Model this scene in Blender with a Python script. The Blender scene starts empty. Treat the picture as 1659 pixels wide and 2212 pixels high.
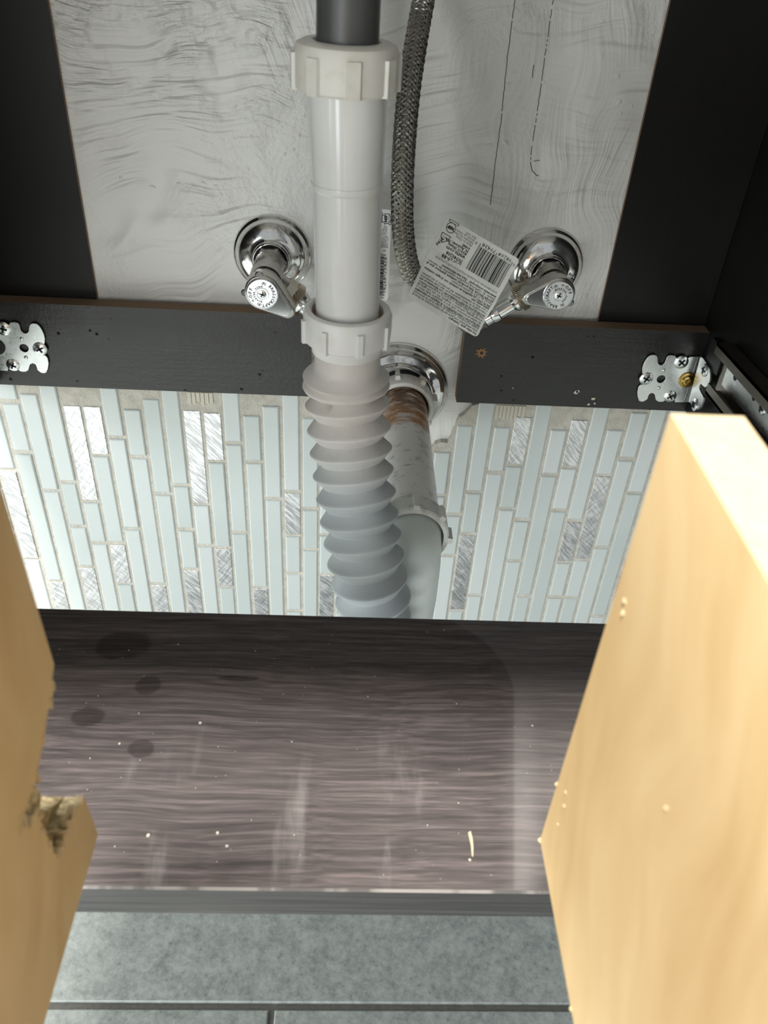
import bpy, math, random
from mathutils import Vector, Matrix
random.seed(7)
S = bpy.context.scene
COL = S.collection

# ------------------------------------------------------------------ camera
W, H, F = 1659.0, 2212.0, 1763.447
PITCH, ROLL, YAW = (math.radians(a) for a in (37.0868, 3.8777, 3.3189))
CAMZ = 0.72                                   # camera height above the tiled floor (m)
FWD = Vector((math.sin(YAW)*math.cos(PITCH), math.cos(YAW)*math.cos(PITCH), -math.sin(PITCH)))
_r0 = Vector((math.cos(YAW), -math.sin(YAW), 0)); _u0 = _r0.cross(FWD)
RGT = math.cos(ROLL)*_r0 + math.sin(ROLL)*_u0
UPV = -math.sin(ROLL)*_r0 + math.cos(ROLL)*_u0
cd = bpy.data.cameras.new('camera'); cam = bpy.data.objects.new('camera', cd); COL.objects.link(cam)
cam.matrix_world = Matrix(((RGT.x, UPV.x, -FWD.x, 0), (RGT.y, UPV.y, -FWD.y, 0), (RGT.z, UPV.z, -FWD.z, CAMZ), (0, 0, 0, 1)))
cd.sensor_fit = 'HORIZONTAL'; cd.sensor_width = 36; cd.lens = 36*F/W; cd.clip_start = 0.004
cd.dof.use_dof = True; cd.dof.focus_distance = 0.56; cd.dof.aperture_fstop = 22
S.camera = cam
# ------------------------------------------------------------------ world, lights, exposure
wd = bpy.data.worlds.new('bathroom_light'); S.world = wd; wd.use_nodes = True
bgn = wd.node_tree.nodes['Background']; bgn.inputs[0].default_value = (0.92, 0.97, 1.0, 1); bgn.inputs[1].default_value = 0.46
def area(name, loc, target, sx, sy, power, col):
    l = bpy.data.lights.new(name, 'AREA'); l.shape = 'RECTANGLE'; l.size = sx; l.size_y = sy; l.energy = power; l.color = col
    o = bpy.data.objects.new(name, l); COL.objects.link(o); o.location = loc
    o.rotation_euler = (Vector(target) - Vector(loc)).to_track_quat('-Z', 'Y').to_euler(); return o
area('window_light', (-0.62, -1.45, 0.40), (-0.10, 0.5, 0.45), 0.9, 0.72, 19.5, (0.95, 0.99, 1.0))
area('side_window_light', (-1.35, -0.35, 0.60), (0.0, -0.1, 0.30), 1.0, 0.9, 20, (0.94, 0.99, 1.0))
area('ceiling_light', (-0.45, -0.19, 2.30), (-0.45, -0.19, 0.0), 0.80, 0.24, 125, (1.0, 0.96, 0.90)).rotation_euler = (0, 0, 0)
S.view_settings.view_transform = 'Standard'; S.view_settings.look = 'None'
S.view_settings.exposure = 0.0; S.view_settings.gamma = 1.0; S.view_settings.use_curve_mapping = False

# ------------------------------------------------------------------ helpers: all shapes below are in metres from the camera, +Y into the wall
def ray(x, y): return RGT*((x-W/2)/F) - UPV*((y-H/2)/F) + FWD
def onY(x, y, Y): d = ray(x, y); return d*(Y/d.y)
def onX(x, y, X): d = ray(x, y); return d*(X/d.x)
def onZ(x, y, Z): d = ray(x, y); return d*(Z/d.z)
def V(*a): return Vector(a)

def tag(o, label=None, cat=None, group=None, kind=None):
    if label: o['label'] = label
    if cat: o['category'] = cat
    if group: o['group'] = group
    if kind: o['kind'] = kind
    return o
ORG = {}
def thing(name, base, label, cat, group=None):
    o = bpy.data.objects.new(name, None); COL.objects.link(o); o.empty_display_size = 0.02
    o.location = (base[0], base[1], base[2]+CAMZ); ORG[o] = Vector(base)
    return tag(o, label, cat, group)

class MB:
    def __init__(s): s.v = []; s.f = []; s.m = []
    def add(s, vs, fs, mi=0):
        n = len(s.v); s.v += [Vector(p) for p in vs]; s.f += [[i+n for i in f] for f in fs]; s.m += [mi]*len(fs); return s
    def box(s, lo, hi, mi=0, faces=None):
        x0, y0, z0 = lo; x1, y1, z1 = hi
        vs = [(x0,y0,z0),(x1,y0,z0),(x1,y1,z0),(x0,y1,z0),(x0,y0,z1),(x1,y0,z1),(x1,y1,z1),(x0,y1,z1)]
        fs = [(0,3,2,1),(4,5,6,7),(0,1,5,4),(1,2,6,5),(2,3,7,6),(3,0,4,7)]   # bottom top front right back left
        n = len(s.m); s.add(vs, fs, mi)
        if faces:
            for k, m in faces.items(): s.m[n+'bottom top front right back left'.split().index(k)] = m
        return s
    def rev(s, o, ax, prof, n=40, mi=0, caps=True, start=0.0):
        ax = Vector(ax).normalized(); o = Vector(o)
        a = ax.orthogonal().normalized(); b = ax.cross(a)
        vs = []; fs = []
        for (r, h) in prof:
            for k in range(n):
                t = start + 2*math.pi*k/n
                vs.append(o + ax*h + (a*math.cos(t) + b*math.sin(t))*r)
        for i in range(len(prof)-1):
            for k in range(n):
                k2 = (k+1) % n; fs.append((i*n+k, i*n+k2, (i+1)*n+k2, (i+1)*n+k))
        if caps:
            fs.append(tuple(reversed(range(n)))); fs.append(tuple((len(prof)-1)*n+k for k in range(n)))
        return s.add(vs, fs, mi)
    def tube(s, pts, rad, n=24, mi=0, caps=True):
        fr = frames(pts); vs = []; fs = []
        for i, (p, t, a, b) in enumerate(fr):
            r = rad[i] if isinstance(rad, (list, tuple)) else rad
            for k in range(n):
                q = 2*math.pi*k/n; vs.append(p + (a*math.cos(q)+b*math.sin(q))*r)
        for i in range(len(fr)-1):
            for k in range(n):
                k2 = (k+1) % n; fs.append((i*n+k, i*n+k2, (i+1)*n+k2, (i+1)*n+k))
        if caps:
            fs.append(tuple(reversed(range(n)))); fs.append(tuple((len(fr)-1)*n+k for k in range(n)))
        return s.add(vs, fs, mi)
    def prism(s, poly, d, mi=0, side=None, front=None):        # poly: 3-D outline, d: extrusion vector
        n = len(poly); d = Vector(d)
        vs = [Vector(p) for p in poly] + [Vector(p)+d for p in poly]
        s.add(vs, [tuple(range(n)), tuple(reversed(range(n, 2*n)))] + [(k, k+n, (k+1) % n + n, (k+1) % n) for k in range(n)], mi)
        if side is not None:
            for k in range(n): s.m[-1-k] = side
        return s
    def build(s, name, mats, parent=None, smooth=35, fix=True):
        o0 = ORG.get(parent, None)
        off = Vector((0, 0, CAMZ)) if o0 is None else -o0
        me = bpy.data.meshes.new(name); me.from_pydata([tuple(p+off) for p in s.v], [], s.f)
        if not isinstance(mats, (list, tuple)): mats = [mats]
        for m in mats: me.materials.append(m)
        me.polygons.foreach_set('material_index', s.m)
        return finish(name, me, parent, smooth, fix)
def finish(name, me, parent, smooth=35, fix=True):
    import bmesh
    if fix:
        bm = bmesh.new(); bm.from_mesh(me); bmesh.ops.recalc_face_normals(bm, faces=bm.faces); bm.to_mesh(me); bm.free()
    if smooth:
        me.polygons.foreach_set('use_smooth', [True]*len(me.polygons)); me.set_sharp_from_angle(angle=math.radians(smooth))
    me.update()
    o = bpy.data.objects.new(name, me); COL.objects.link(o)
    if parent:
        o.parent = parent
        ORG[o] = ORG.get(parent, Vector((0, 0, -CAMZ)))
    else: ORG[o] = Vector((0, 0, -CAMZ))
    return o
def frames(pts):
    out = []; a = None; n = len(pts)
    for i in range(n):
        t = (pts[min(i+1, n-1)] - pts[max(i-1, 0)]).normalized()
        if a is None: a = t.cross(V(0, 1, 0.01)).normalized()
        else: a = (a - t*a.dot(t)).normalized()
        out.append((pts[i], t, a, t.cross(a)))
    return out
def spline(ps, k=12):
    ps = [Vector(p) for p in ps]; q = [2*ps[0]-ps[1]] + ps + [2*ps[-1]-ps[-2]]; out = []
    for i in range(1, len(q)-2):
        for j in range(k):
            t = j/k; a, b, c, d = q[i-1], q[i], q[i+1], q[i+2]
            out.append(0.5*((2*b)+(c-a)*t+(2*a-5*b+4*c-d)*t*t+(3*b-a-3*c+d)*t**3))
    out.append(ps[-1]); return out
def plate(polys, thick, bevel=0.0, res=2):                      # 2-D outlines (first outer, then holes) -> verts, faces, centred on z=0
    cu = bpy.data.curves.new('c', 'CURVE'); cu.dimensions = '2D'; cu.fill_mode = 'BOTH'
    cu.extrude = max(thick/2-bevel, 0.00001); cu.bevel_depth = bevel; cu.bevel_resolution = res
    if bevel: cu.offset = -bevel
    for pl in polys:
        sp = cu.splines.new('POLY'); sp.points.add(len(pl)-1); sp.use_cyclic_u = True
        for p, q in zip(sp.points, pl): p.co = (q[0], q[1], 0, 1)
    return tomesh(cu)
def tomesh(cu):
    o = bpy.data.objects.new('t', cu); COL.objects.link(o)
    me = bpy.data.meshes.new_from_object(o.evaluated_get(bpy.context.evaluated_depsgraph_get()))
    vs = [v.co.copy() for v in me.vertices]; fs = [tuple(p.vertices) for p in me.polygons]
    bpy.data.objects.remove(o); bpy.data.curves.remove(cu); bpy.data.meshes.remove(me)
    return vs, fs
def text(s, size, align='LEFT', thick=0.0, res=2, bold=0.0):
    cu = bpy.data.curves.new('t', 'FONT'); cu.body = s; cu.size = size; cu.align_x = align; cu.extrude = thick; cu.resolution_u = res; cu.offset = bold
    return tomesh(cu)
def circ(cx, cy, r, n=24, a0=0, a1=2*math.pi):
    full = abs(a1-a0-2*math.pi) < 1e-6
    return [(cx+r*math.cos(a0+(a1-a0)*k/(n if full else n-1)), cy+r*math.sin(a0+(a1-a0)*k/(n if full else n-1))) for k in range(n)]

# ------------------------------------------------------------------ materials
class NT:
    def __init__(s, name, **kw):
        s.mat = bpy.data.materials.new(name); s.mat.use_nodes = True; s.t = s.mat.node_tree; s.b = s.t.nodes['Principled BSDF']
        for k, v in kw.items(): s.set(k, v)
    def set(s, k, v):
        k = {'color': 'Base Color', 'rough': 'Roughness', 'metal': 'Metallic', 'coat': 'Coat Weight', 'coat_rough': 'Coat Roughness', 'spec': 'Specular IOR Level', 'sss': 'Subsurface Weight', 'sss_scale': 'Subsurface Scale', 'sss_r': 'Subsurface Radius', 'aniso': 'Anisotropic', 'normal': 'Normal'}.get(k, k)
        s.inp(s.b.inputs[k], v)
    def inp(s, sock, v):
        if isinstance(v, bpy.types.NodeSocket): s.t.links.new(v, sock)
        elif isinstance(v, (tuple, list)) and len(v) == 3 and sock.type == 'RGBA': sock.default_value = (*v, 1)
        else: sock.default_value = v
    def n(s, typ, **kw):
        nd = s.t.nodes.new(typ)
        for k, v in kw.items():
            if k.startswith('i_'): s.inp(nd.inputs[k[2:].replace('_', ' ')], v)
            else: setattr(nd, k, v)
        return nd
    def pos(s): return s.n('ShaderNodeNewGeometry').outputs['Position']
    def loc(s): return s.n('ShaderNodeTexCoord').outputs['Object']
    def uv(s): return s.n('ShaderNodeTexCoord').outputs['UV']
    def mapped(s, vec, sc=(1, 1, 1), rot=(0, 0, 0), loc=(0, 0, 0)):
        if any(rot):                                             # turn first, stretch afterwards
            r_ = s.n('ShaderNodeMapping'); s.inp(r_.inputs['Vector'], vec); r_.inputs['Rotation'].default_value = rot; vec = r_.outputs[0]; rot = (0, 0, 0)
        nd = s.n('ShaderNodeMapping'); s.inp(nd.inputs['Vector'], vec); nd.inputs['Scale'].default_value = sc; nd.inputs['Rotation'].default_value = rot; nd.inputs['Location'].default_value = loc
        return nd.outputs[0]
    def noise(s, vec, sc, det=4, rough=0.55, dist=0.0, out=0):
        nd = s.n('ShaderNodeTexNoise', i_Scale=sc, i_Detail=det, i_Roughness=rough, i_Distortion=dist); s.inp(nd.inputs['Vector'], vec); return nd.outputs[out]
    def wave(s, vec, sc, dist=0.0, det=2, dsc=1.0, dirn='X', prof='SIN'):
        nd = s.n('ShaderNodeTexWave', bands_direction=dirn, wave_profile=prof, i_Scale=sc, i_Distortion=dist, i_Detail=det); nd.inputs['Detail Scale'].default_value = dsc; s.inp(nd.inputs['Vector'], vec); return nd.outputs['Fac']
    def vor(s, vec, sc, feat='F1', out='Distance', rnd=1.0):
        nd = s.n('ShaderNodeTexVoronoi', feature=feat, i_Scale=sc, i_Randomness=rnd); s.inp(nd.inputs['Vector'], vec); return nd.outputs[out]
    def ramp(s, fac, *stops):
        nd = s.n('ShaderNodeValToRGB'); s.inp(nd.inputs[0], fac); e = nd.color_ramp.elements
        while len(e) < len(stops): e.new(0.5)
        for el, (p, c) in zip(e, stops): el.position = p; el.color = (c, c, c, 1) if not isinstance(c, tuple) else (*c, 1)
        return nd.outputs[0]
    def m(s, op, a, b=0.0, c=0.0, clamp=False):
        nd = s.n('ShaderNodeMath', operation=op, use_clamp=clamp)
        for k, v in enumerate((a, b, c)): s.inp(nd.inputs[k], v)
        return nd.outputs[0]
    def mix(s, fac, a, b, mode='MIX'):
        nd = s.n('ShaderNodeMix', data_type='RGBA', blend_type=mode); s.inp(nd.inputs[0], fac); s.inp(nd.inputs[6], a); s.inp(nd.inputs[7], b); return nd.outputs[2]
    def xyz(s, vec):
        nd = s.n('ShaderNodeSeparateXYZ'); s.inp(nd.inputs[0], vec); return nd.outputs
    def smooth(s, v, a, b):
        nd = s.n('ShaderNodeMapRange', interpolation_type='SMOOTHSTEP'); s.inp(nd.inputs[0], v); nd.inputs[1].default_value = a; nd.inputs[2].default_value = b; return nd.outputs[0]
    def bump(s, h, strength=0.5, dist=0.001, normal=None):
        nd = s.n('ShaderNodeBump', i_Strength=strength, i_Distance=dist, i_Height=h)
        if normal: s.inp(nd.inputs['Normal'], normal)
        return nd.outputs[0]

def c255(*a): return tuple((x/255/12.92 if x/255 <= 0.04045 else ((x/255+0.055)/1.055)**2.4) for x in a)
MAT = {}
def plain(name, col, rough=0.5, **kw): MAT[name] = NT(name, color=col, rough=rough, **kw).mat; return MAT[name]

def m_plaster():
    t = NT('painted_plaster', rough=0.42); p = t.pos(); x, y, z = t.xyz(p)
    big = t.noise(p, 9, 3)
    warp = t.n('ShaderNodeVectorMath', operation='ADD'); t.inp(warp.inputs[0], p)
    sc = t.n('ShaderNodeVectorMath', operation='SCALE'); t.inp(sc.inputs[0], t.noise(p, 8, 2, out=1)); sc.inputs['Scale'].default_value = 0.075; t.inp(warp.inputs[1], sc.outputs[0])
    wv = warp.outputs[0]
    # broad trowel strokes: soft ridges nearly level, drifting
    ridg = t.noise(t.mapped(wv, (9, 1, 120), (0, 0.16, 0)), 1.0, 2, 0.5)
    mask1 = t.smooth(t.noise(p, 12, 2), 0.36, 0.58)
    # combed scratches on the upper left
    comb = t.m('ADD', t.noise(t.mapped(wv, (22, 1, 300), (0, -0.03, 0)), 1.0, 2, 0.6), t.m('MULTIPLY', t.noise(p, 150, 2), 0.6))
    mask2 = t.m('MULTIPLY', t.smooth(x, -0.02, -0.06), t.smooth(z, CAMZ-0.15, CAMZ-0.08))
    mask2 = t.m('MULTIPLY', mask2, t.smooth(t.noise(p, 20, 3), 0.38, 0.56))
    # upright brush streaks on the right, slanting ones at the top
    strk = t.noise(t.mapped(wv, (210, 1, 12)), 1.0, 2, 0.6)
    mask3 = t.m('MULTIPLY', t.smooth(x, 0.03, 0.08), t.smooth(t.noise(p, 15, 2), 0.40, 0.6))
    slant = t.noise(t.mapped(wv, (230, 1, 16), (0, 0.6, 0)), 1.0, 2, 0.5)
    mask4 = t.m('MULTIPLY', t.smooth(z, CAMZ-0.13, CAMZ-0.08), t.m('MULTIPLY', t.smooth(x, -0.09, -0.05), t.smooth(x, 0.03, -0.01)))
    lump = t.smooth(t.vor(wv, 110), 0.22, 0.05); lump = t.m('MULTIPLY', lump, t.smooth(t.noise(p, 26, 2), 0.56, 0.64))
    rough_ = t.m('MULTIPLY', t.noise(p, 75, 4, 0.6), t.smooth(t.noise(p, 10, 2), 0.42, 0.6))
    h = t.m('MULTIPLY', ridg, t.m('MULTIPLY', mask1, 4.5))
    h = t.m('ADD', h, t.m('MULTIPLY', t.m('MULTIPLY', comb, mask2), 3.6))
    h = t.m('ADD', h, t.m('MULTIPLY', t.m('MULTIPLY', strk, mask3), 1.5))
    h = t.m('ADD', h, t.m('MULTIPLY', t.m('MULTIPLY', slant, mask4), 1.6))
    h = t.m('ADD', h, t.m('MULTIPLY', lump, 0.4))
    h = t.m('ADD', h, t.m('MULTIPLY', rough_, 2.2))
    h = t.m('ADD', h, t.m('MULTIPLY', t.noise(p, 260, 2), 0.10))
    t.set('normal', t.bump(h, 1.0, 0.0012))
    grime = t.smooth(t.noise(p, 30, 5, 0.65), 0.58, 0.80)
    t.set('color', t.mix(t.m('MULTIPLY', grime, 0.35), (0.76, 0.755, 0.73), (0.55, 0.52, 0.47)))
    MAT['plaster'] = t.mat
m_plaster()
def m_mortar():
    t = NT('tile_mortar', rough=0.9); p = t.pos()
    t.set('color', t.ramp(t.noise(p, 160, 4), (0.3, (0.47, 0.445, 0.385)), (0.7, (0.60, 0.575, 0.51))))
    t.set('normal', t.bump(t.m('ADD', t.noise(p, 500, 3, 0.7), t.noise(p, 120, 3)), 0.9, 0.0012)); MAT['mortar'] = t.mat
m_mortar()
def m_tiles():
    t = NT('white_glass_tile', rough=0.10, coat=0.6, coat_rough=0.04); rnd = t.n('ShaderNodeObjectInfo').outputs['Random']
    t.set('color', t.mix(t.m('MULTIPLY', rnd, 1.0), (0.51, 0.56, 0.545), (0.585, 0.625, 0.615)))
    p = t.pos(); t.set('normal', t.bump(t.noise(p, 60, 2), 0.08, 0.001)); MAT['glass_tile'] = t.mat
    t = NT('brushed_metal_tile', metal=1.0); p = t.pos(); rnd = t.n('ShaderNodeObjectInfo').outputs['Random']
    jig = t.n('ShaderNodeVectorMath', operation='ADD'); t.inp(jig.inputs[0], p); cx = t.n('ShaderNodeCombineXYZ'); t.inp(cx.inputs[0], t.m('MULTIPLY', rnd, 3.0)); t.inp(jig.inputs[1], cx.outputs[0])
    s1 = t.noise(t.mapped(jig.outputs[0], (950, 1, 90), (0, 0.75, 0)), 1.0, 2); s2 = t.noise(t.mapped(jig.outputs[0], (950, 1, 70), (0, -0.62, 0)), 1.0, 2)
    wt = t.m('MULTIPLY', t.smooth(rnd, 0.2, 0.9), 0.5); hh = t.m('ADD', t.m('MULTIPLY', s1, t.m('SUBTRACT', 1.0, wt)), t.m('MULTIPLY', s2, wt))
    t.set('color', t.mix(t.smooth(hh, 0.38, 0.62), (0.55, 0.56, 0.58), (0.93, 0.93, 0.94))); t.set('rough', t.ramp(hh, (0.35, 0.34), (0.65, 0.50))); t.set('normal', t.bump(hh, 0.7, 0.0005)); MAT['metal_tile'] = t.mat
m_tiles()
def m_black():
    t = NT('black_brown_laminate', rough=0.30, spec=0.6); p = t.pos(); x, y, z = t.xyz(p)
    g = t.noise(t.mapped(p, (25, 25, 420)), 1.0, 3)
    sp = t.smooth(t.vor(p, 95), 0.17, 0.08); sp = t.m('MULTIPLY', sp, t.smooth(t.noise(p, 55, 2), 0.52, 0.58))
    t.set('spec', t.m('MULTIPLY', t.m('SUBTRACT', 1.0, t.m('MULTIPLY', sp, 0.9)), 0.6)); t.set('rough', t.ramp(t.noise(p, 30, 4), (0.35, 0.26), (0.65, 0.36)))
    c = t.mix(g, (0.008, 0.0078, 0.0075), (0.017, 0.0165, 0.016)); t.set('color', t.mix(t.m('MULTIPLY', sp, 0.6), c, (0.002, 0.002, 0.002)))
    t.set('normal', t.bump(t.m('ADD', g, t.m('MULTIPLY', t.noise(p, 420, 3), 1.2)), 0.3, 0.0005)); MAT['black'] = t.mat
    t = NT('black_panel_laminate', rough=0.42, spec=0.3); p = t.pos()
    g = t.noise(t.mapped(p, (300, 60, 14)), 1.0, 3)
    t.set('color', t.mix(g, (0.004, 0.004, 0.0038), (0.010, 0.009, 0.0085))); t.set('normal', t.bump(g, 0.1, 0.0004)); MAT['panel'] = t.mat
    t = NT('raw_fibreboard', rough=0.9); p = t.pos(); n_ = t.noise(p, 900, 3)
    t.set('color', t.mix(n_, (0.16, 0.098, 0.06), (0.30, 0.20, 0.13))); t.set('normal', t.bump(n_, 0.6, 0.0006)); MAT['raw'] = t.mat
m_black()
def m_shelf():
    t = NT('dark_woodgrain_shelf', spec=0.22); p = t.pos(); x, y, z = t.xyz(p)
    w = t.n('ShaderNodeVectorMath', operation='ADD'); t.inp(w.inputs[0], p); sc = t.n('ShaderNodeVectorMath', operation='SCALE'); t.inp(sc.inputs[0], t.noise(p, 9, 2, out=1)); sc.inputs['Scale'].default_value = 0.012; t.inp(w.inputs[1], sc.outputs[0])
    g1 = t.noise(t.mapped(w.outputs[0], (13, 480, 480)), 1.0, 4, 0.6); g2 = t.noise(t.mapped(w.outputs[0], (50, 1500, 1500)), 1.0, 2, 0.6)
    g = t.m('ADD', t.m('MULTIPLY', g1, 0.65), t.m('MULTIPLY', g2, 0.35))
    base = t.ramp(g, (0.36, (0.020, 0.016, 0.0155)), (0.50, (0.050, 0.040, 0.039)), (0.66, (0.112, 0.092, 0.090)))
    # dust: an arc-shaped wiped zone, dustier to the right of it, with a light rim
    yy = t.m('MAXIMUM', t.m('SUBTRACT', y, 0.258), 0.0); lo = t.m('MAXIMUM', t.m('SUBTRACT', 0.258, y), 0.0)
    xx = t.m('ADD', t.m('SUBTRACT', x, 0.030), t.m('MULTIPLY', lo, 0.145)); xx = t.m('MAXIMUM', xx, 0.0)
    d = t.m('SUBTRACT', t.m('SQRT', t.m('ADD', t.m('MULTIPLY', xx, xx), t.m('MULTIPLY', yy, yy))), 0.0525)
    out = t.smooth(d, -0.0006, 0.0012)
    rim = t.m('MULTIPLY', t.smooth(d, -0.007, 0.004), t.smooth(d, 0.014, 0.004))
    smear = t.smooth(t.noise(t.mapped(p, (60, 14, 1)), 1.0, 4, 0.6), 0.56, 0.78)
    dust = t.m('ADD', t.m('MULTIPLY', out, 0.07), t.m('MULTIPLY', t.m('MULTIPLY', rim, t.smooth(y, 0.27, 0.22)), t.m('MULTIPLY', t.noise(p, 55, 3), 0.13)))
    dust = t.m('ADD', dust, t.m('MULTIPLY', t.m('MULTIPLY', smear, t.smooth(y, 0.26, 0.17)), 0.16))
    dust = t.m('ADD', dust, 0.035)
    def spot(cx, cy, rx, ry):
        ex = t.m('DIVIDE', t.m('SUBTRACT', x, cx), rx); ey = t.m('DIVIDE', t.m('SUBTRACT', y, cy), ry)
        e = t.m('ADD', t.m('SQRT', t.m('ADD', t.m('MULTIPLY', ex, ex), t.m('MULTIPLY', ey, ey))), t.m('MULTIPLY', t.m('SUBTRACT', t.noise(p, 70, 3), 0.5), 0.8)); return t.smooth(e, 1.1, 0.85)
    sp = None
    for a in ((-0.106, 0.281, 0.013, 0.009), (-0.0897, 0.2564, 0.006, 0.006), (-0.112, 0.238, 0.008, 0.006), (-0.048, 0.262, 0.010, 0.0018), (-0.085, 0.221, 0.006, 0.005)):
        k = spot(*a); sp = k if sp is None else t.m('MAXIMUM', sp, k)
    keep = t.m('SUBTRACT', 1.0, t.m('MULTIPLY', sp, 0.9))
    dust = t.m('MULTIPLY', dust, keep)
    base = t.mix(t.m('MULTIPLY', sp, 0.35), base, (0.012, 0.010, 0.010))
    fleck = t.m('MULTIPLY', t.smooth(t.vor(p, 210), 0.07, 0.03), t.smooth(t.noise(p, 110, 1), 0.58, 0.62))
    col = t.mix(dust, base, (0.50, 0.48, 0.47)); col = t.mix(t.m('MULTIPLY', fleck, 0.35), col, (0.6, 0.58, 0.54))
    t.set('color', col); t.set('rough', t.m('ADD', 0.52, t.m('MULTIPLY', dust, 1.0), clamp=True)); t.set('normal', t.bump(g, 0.15, 0.0003)); MAT['shelf'] = t.mat
    t = NT('dark_woodgrain_edge', rough=0.3); p = t.pos(); g = t.noise(t.mapped(p, (14, 1, 600)), 1.0, 3)
    t.set('color', t.ramp(g, (0.35, (0.012, 0.012, 0.013)), (0.7, (0.050, 0.048, 0.050)))); MAT['shelf_edge'] = t.mat
m_shelf()
def m_edge_highlight():  # shelf edge highlight painted into the bevel colour, patchy like wear
    t = NT('laminate_edge_highlight', rough=0.4); p = t.pos(); t.set('color', t.mix(t.smooth(t.noise(t.mapped(p, (60, 1, 1)), 1.0, 4), 0.42, 0.58), (0.08, 0.075, 0.075), (0.20, 0.19, 0.18))); MAT['edge_highlight'] = t.mat
m_edge_highlight()
def m_birch():
    t = NT('birch_board', rough=0.55); p = t.pos()
    w = t.n('ShaderNodeVectorMath', operation='ADD'); t.inp(w.inputs[0], p); sc = t.n('ShaderNodeVectorMath', operation='SCALE'); t.inp(sc.inputs[0], t.noise(p, 8, 2, out=1)); sc.inputs['Scale'].default_value = 0.08; t.inp(w.inputs[1], sc.outputs[0])
    g = t.noise(t.mapped(w.outputs[0], (60, 60, 9), (0.35, 0, 0)), 1.0, 4, 0.5); fl = t.noise(t.mapped(p, (250, 250, 40), (0.3, 0, 0)), 1.0, 3)
    c = t.ramp(g, (0.3, (0.56, 0.39, 0.18)), (0.52, (0.64, 0.47, 0.24)), (0.7, (0.70, 0.54, 0.30)))
    t.set('color', t.mix(t.m('MULTIPLY', fl, 0.25), c, (0.62, 0.42, 0.22))); MAT['birch'] = t.mat
    t = NT('cut_birch_edge', rough=0.7); p = t.pos(); n_ = t.noise(p, 220, 4)
    t.set('color', t.mix(n_, (0.46, 0.35, 0.20), (0.56, 0.46, 0.30))); t.set('normal', t.bump(n_, 0.4, 0.001)); MAT['birch_edge'] = t.mat
    t = NT('torn_particle_core', rough=0.95); p = t.pos(); n_ = t.noise(p, 330, 5)
    t.set('color', t.ramp(n_, (0.32, (0.22, 0.17, 0.09)), (0.5, (0.42, 0.33, 0.18)), (0.66, (0.78, 0.66, 0.42)))); t.set('normal', t.bump(n_, 1.0, 0.002)); MAT['torn'] = t.mat
m_birch()
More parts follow.
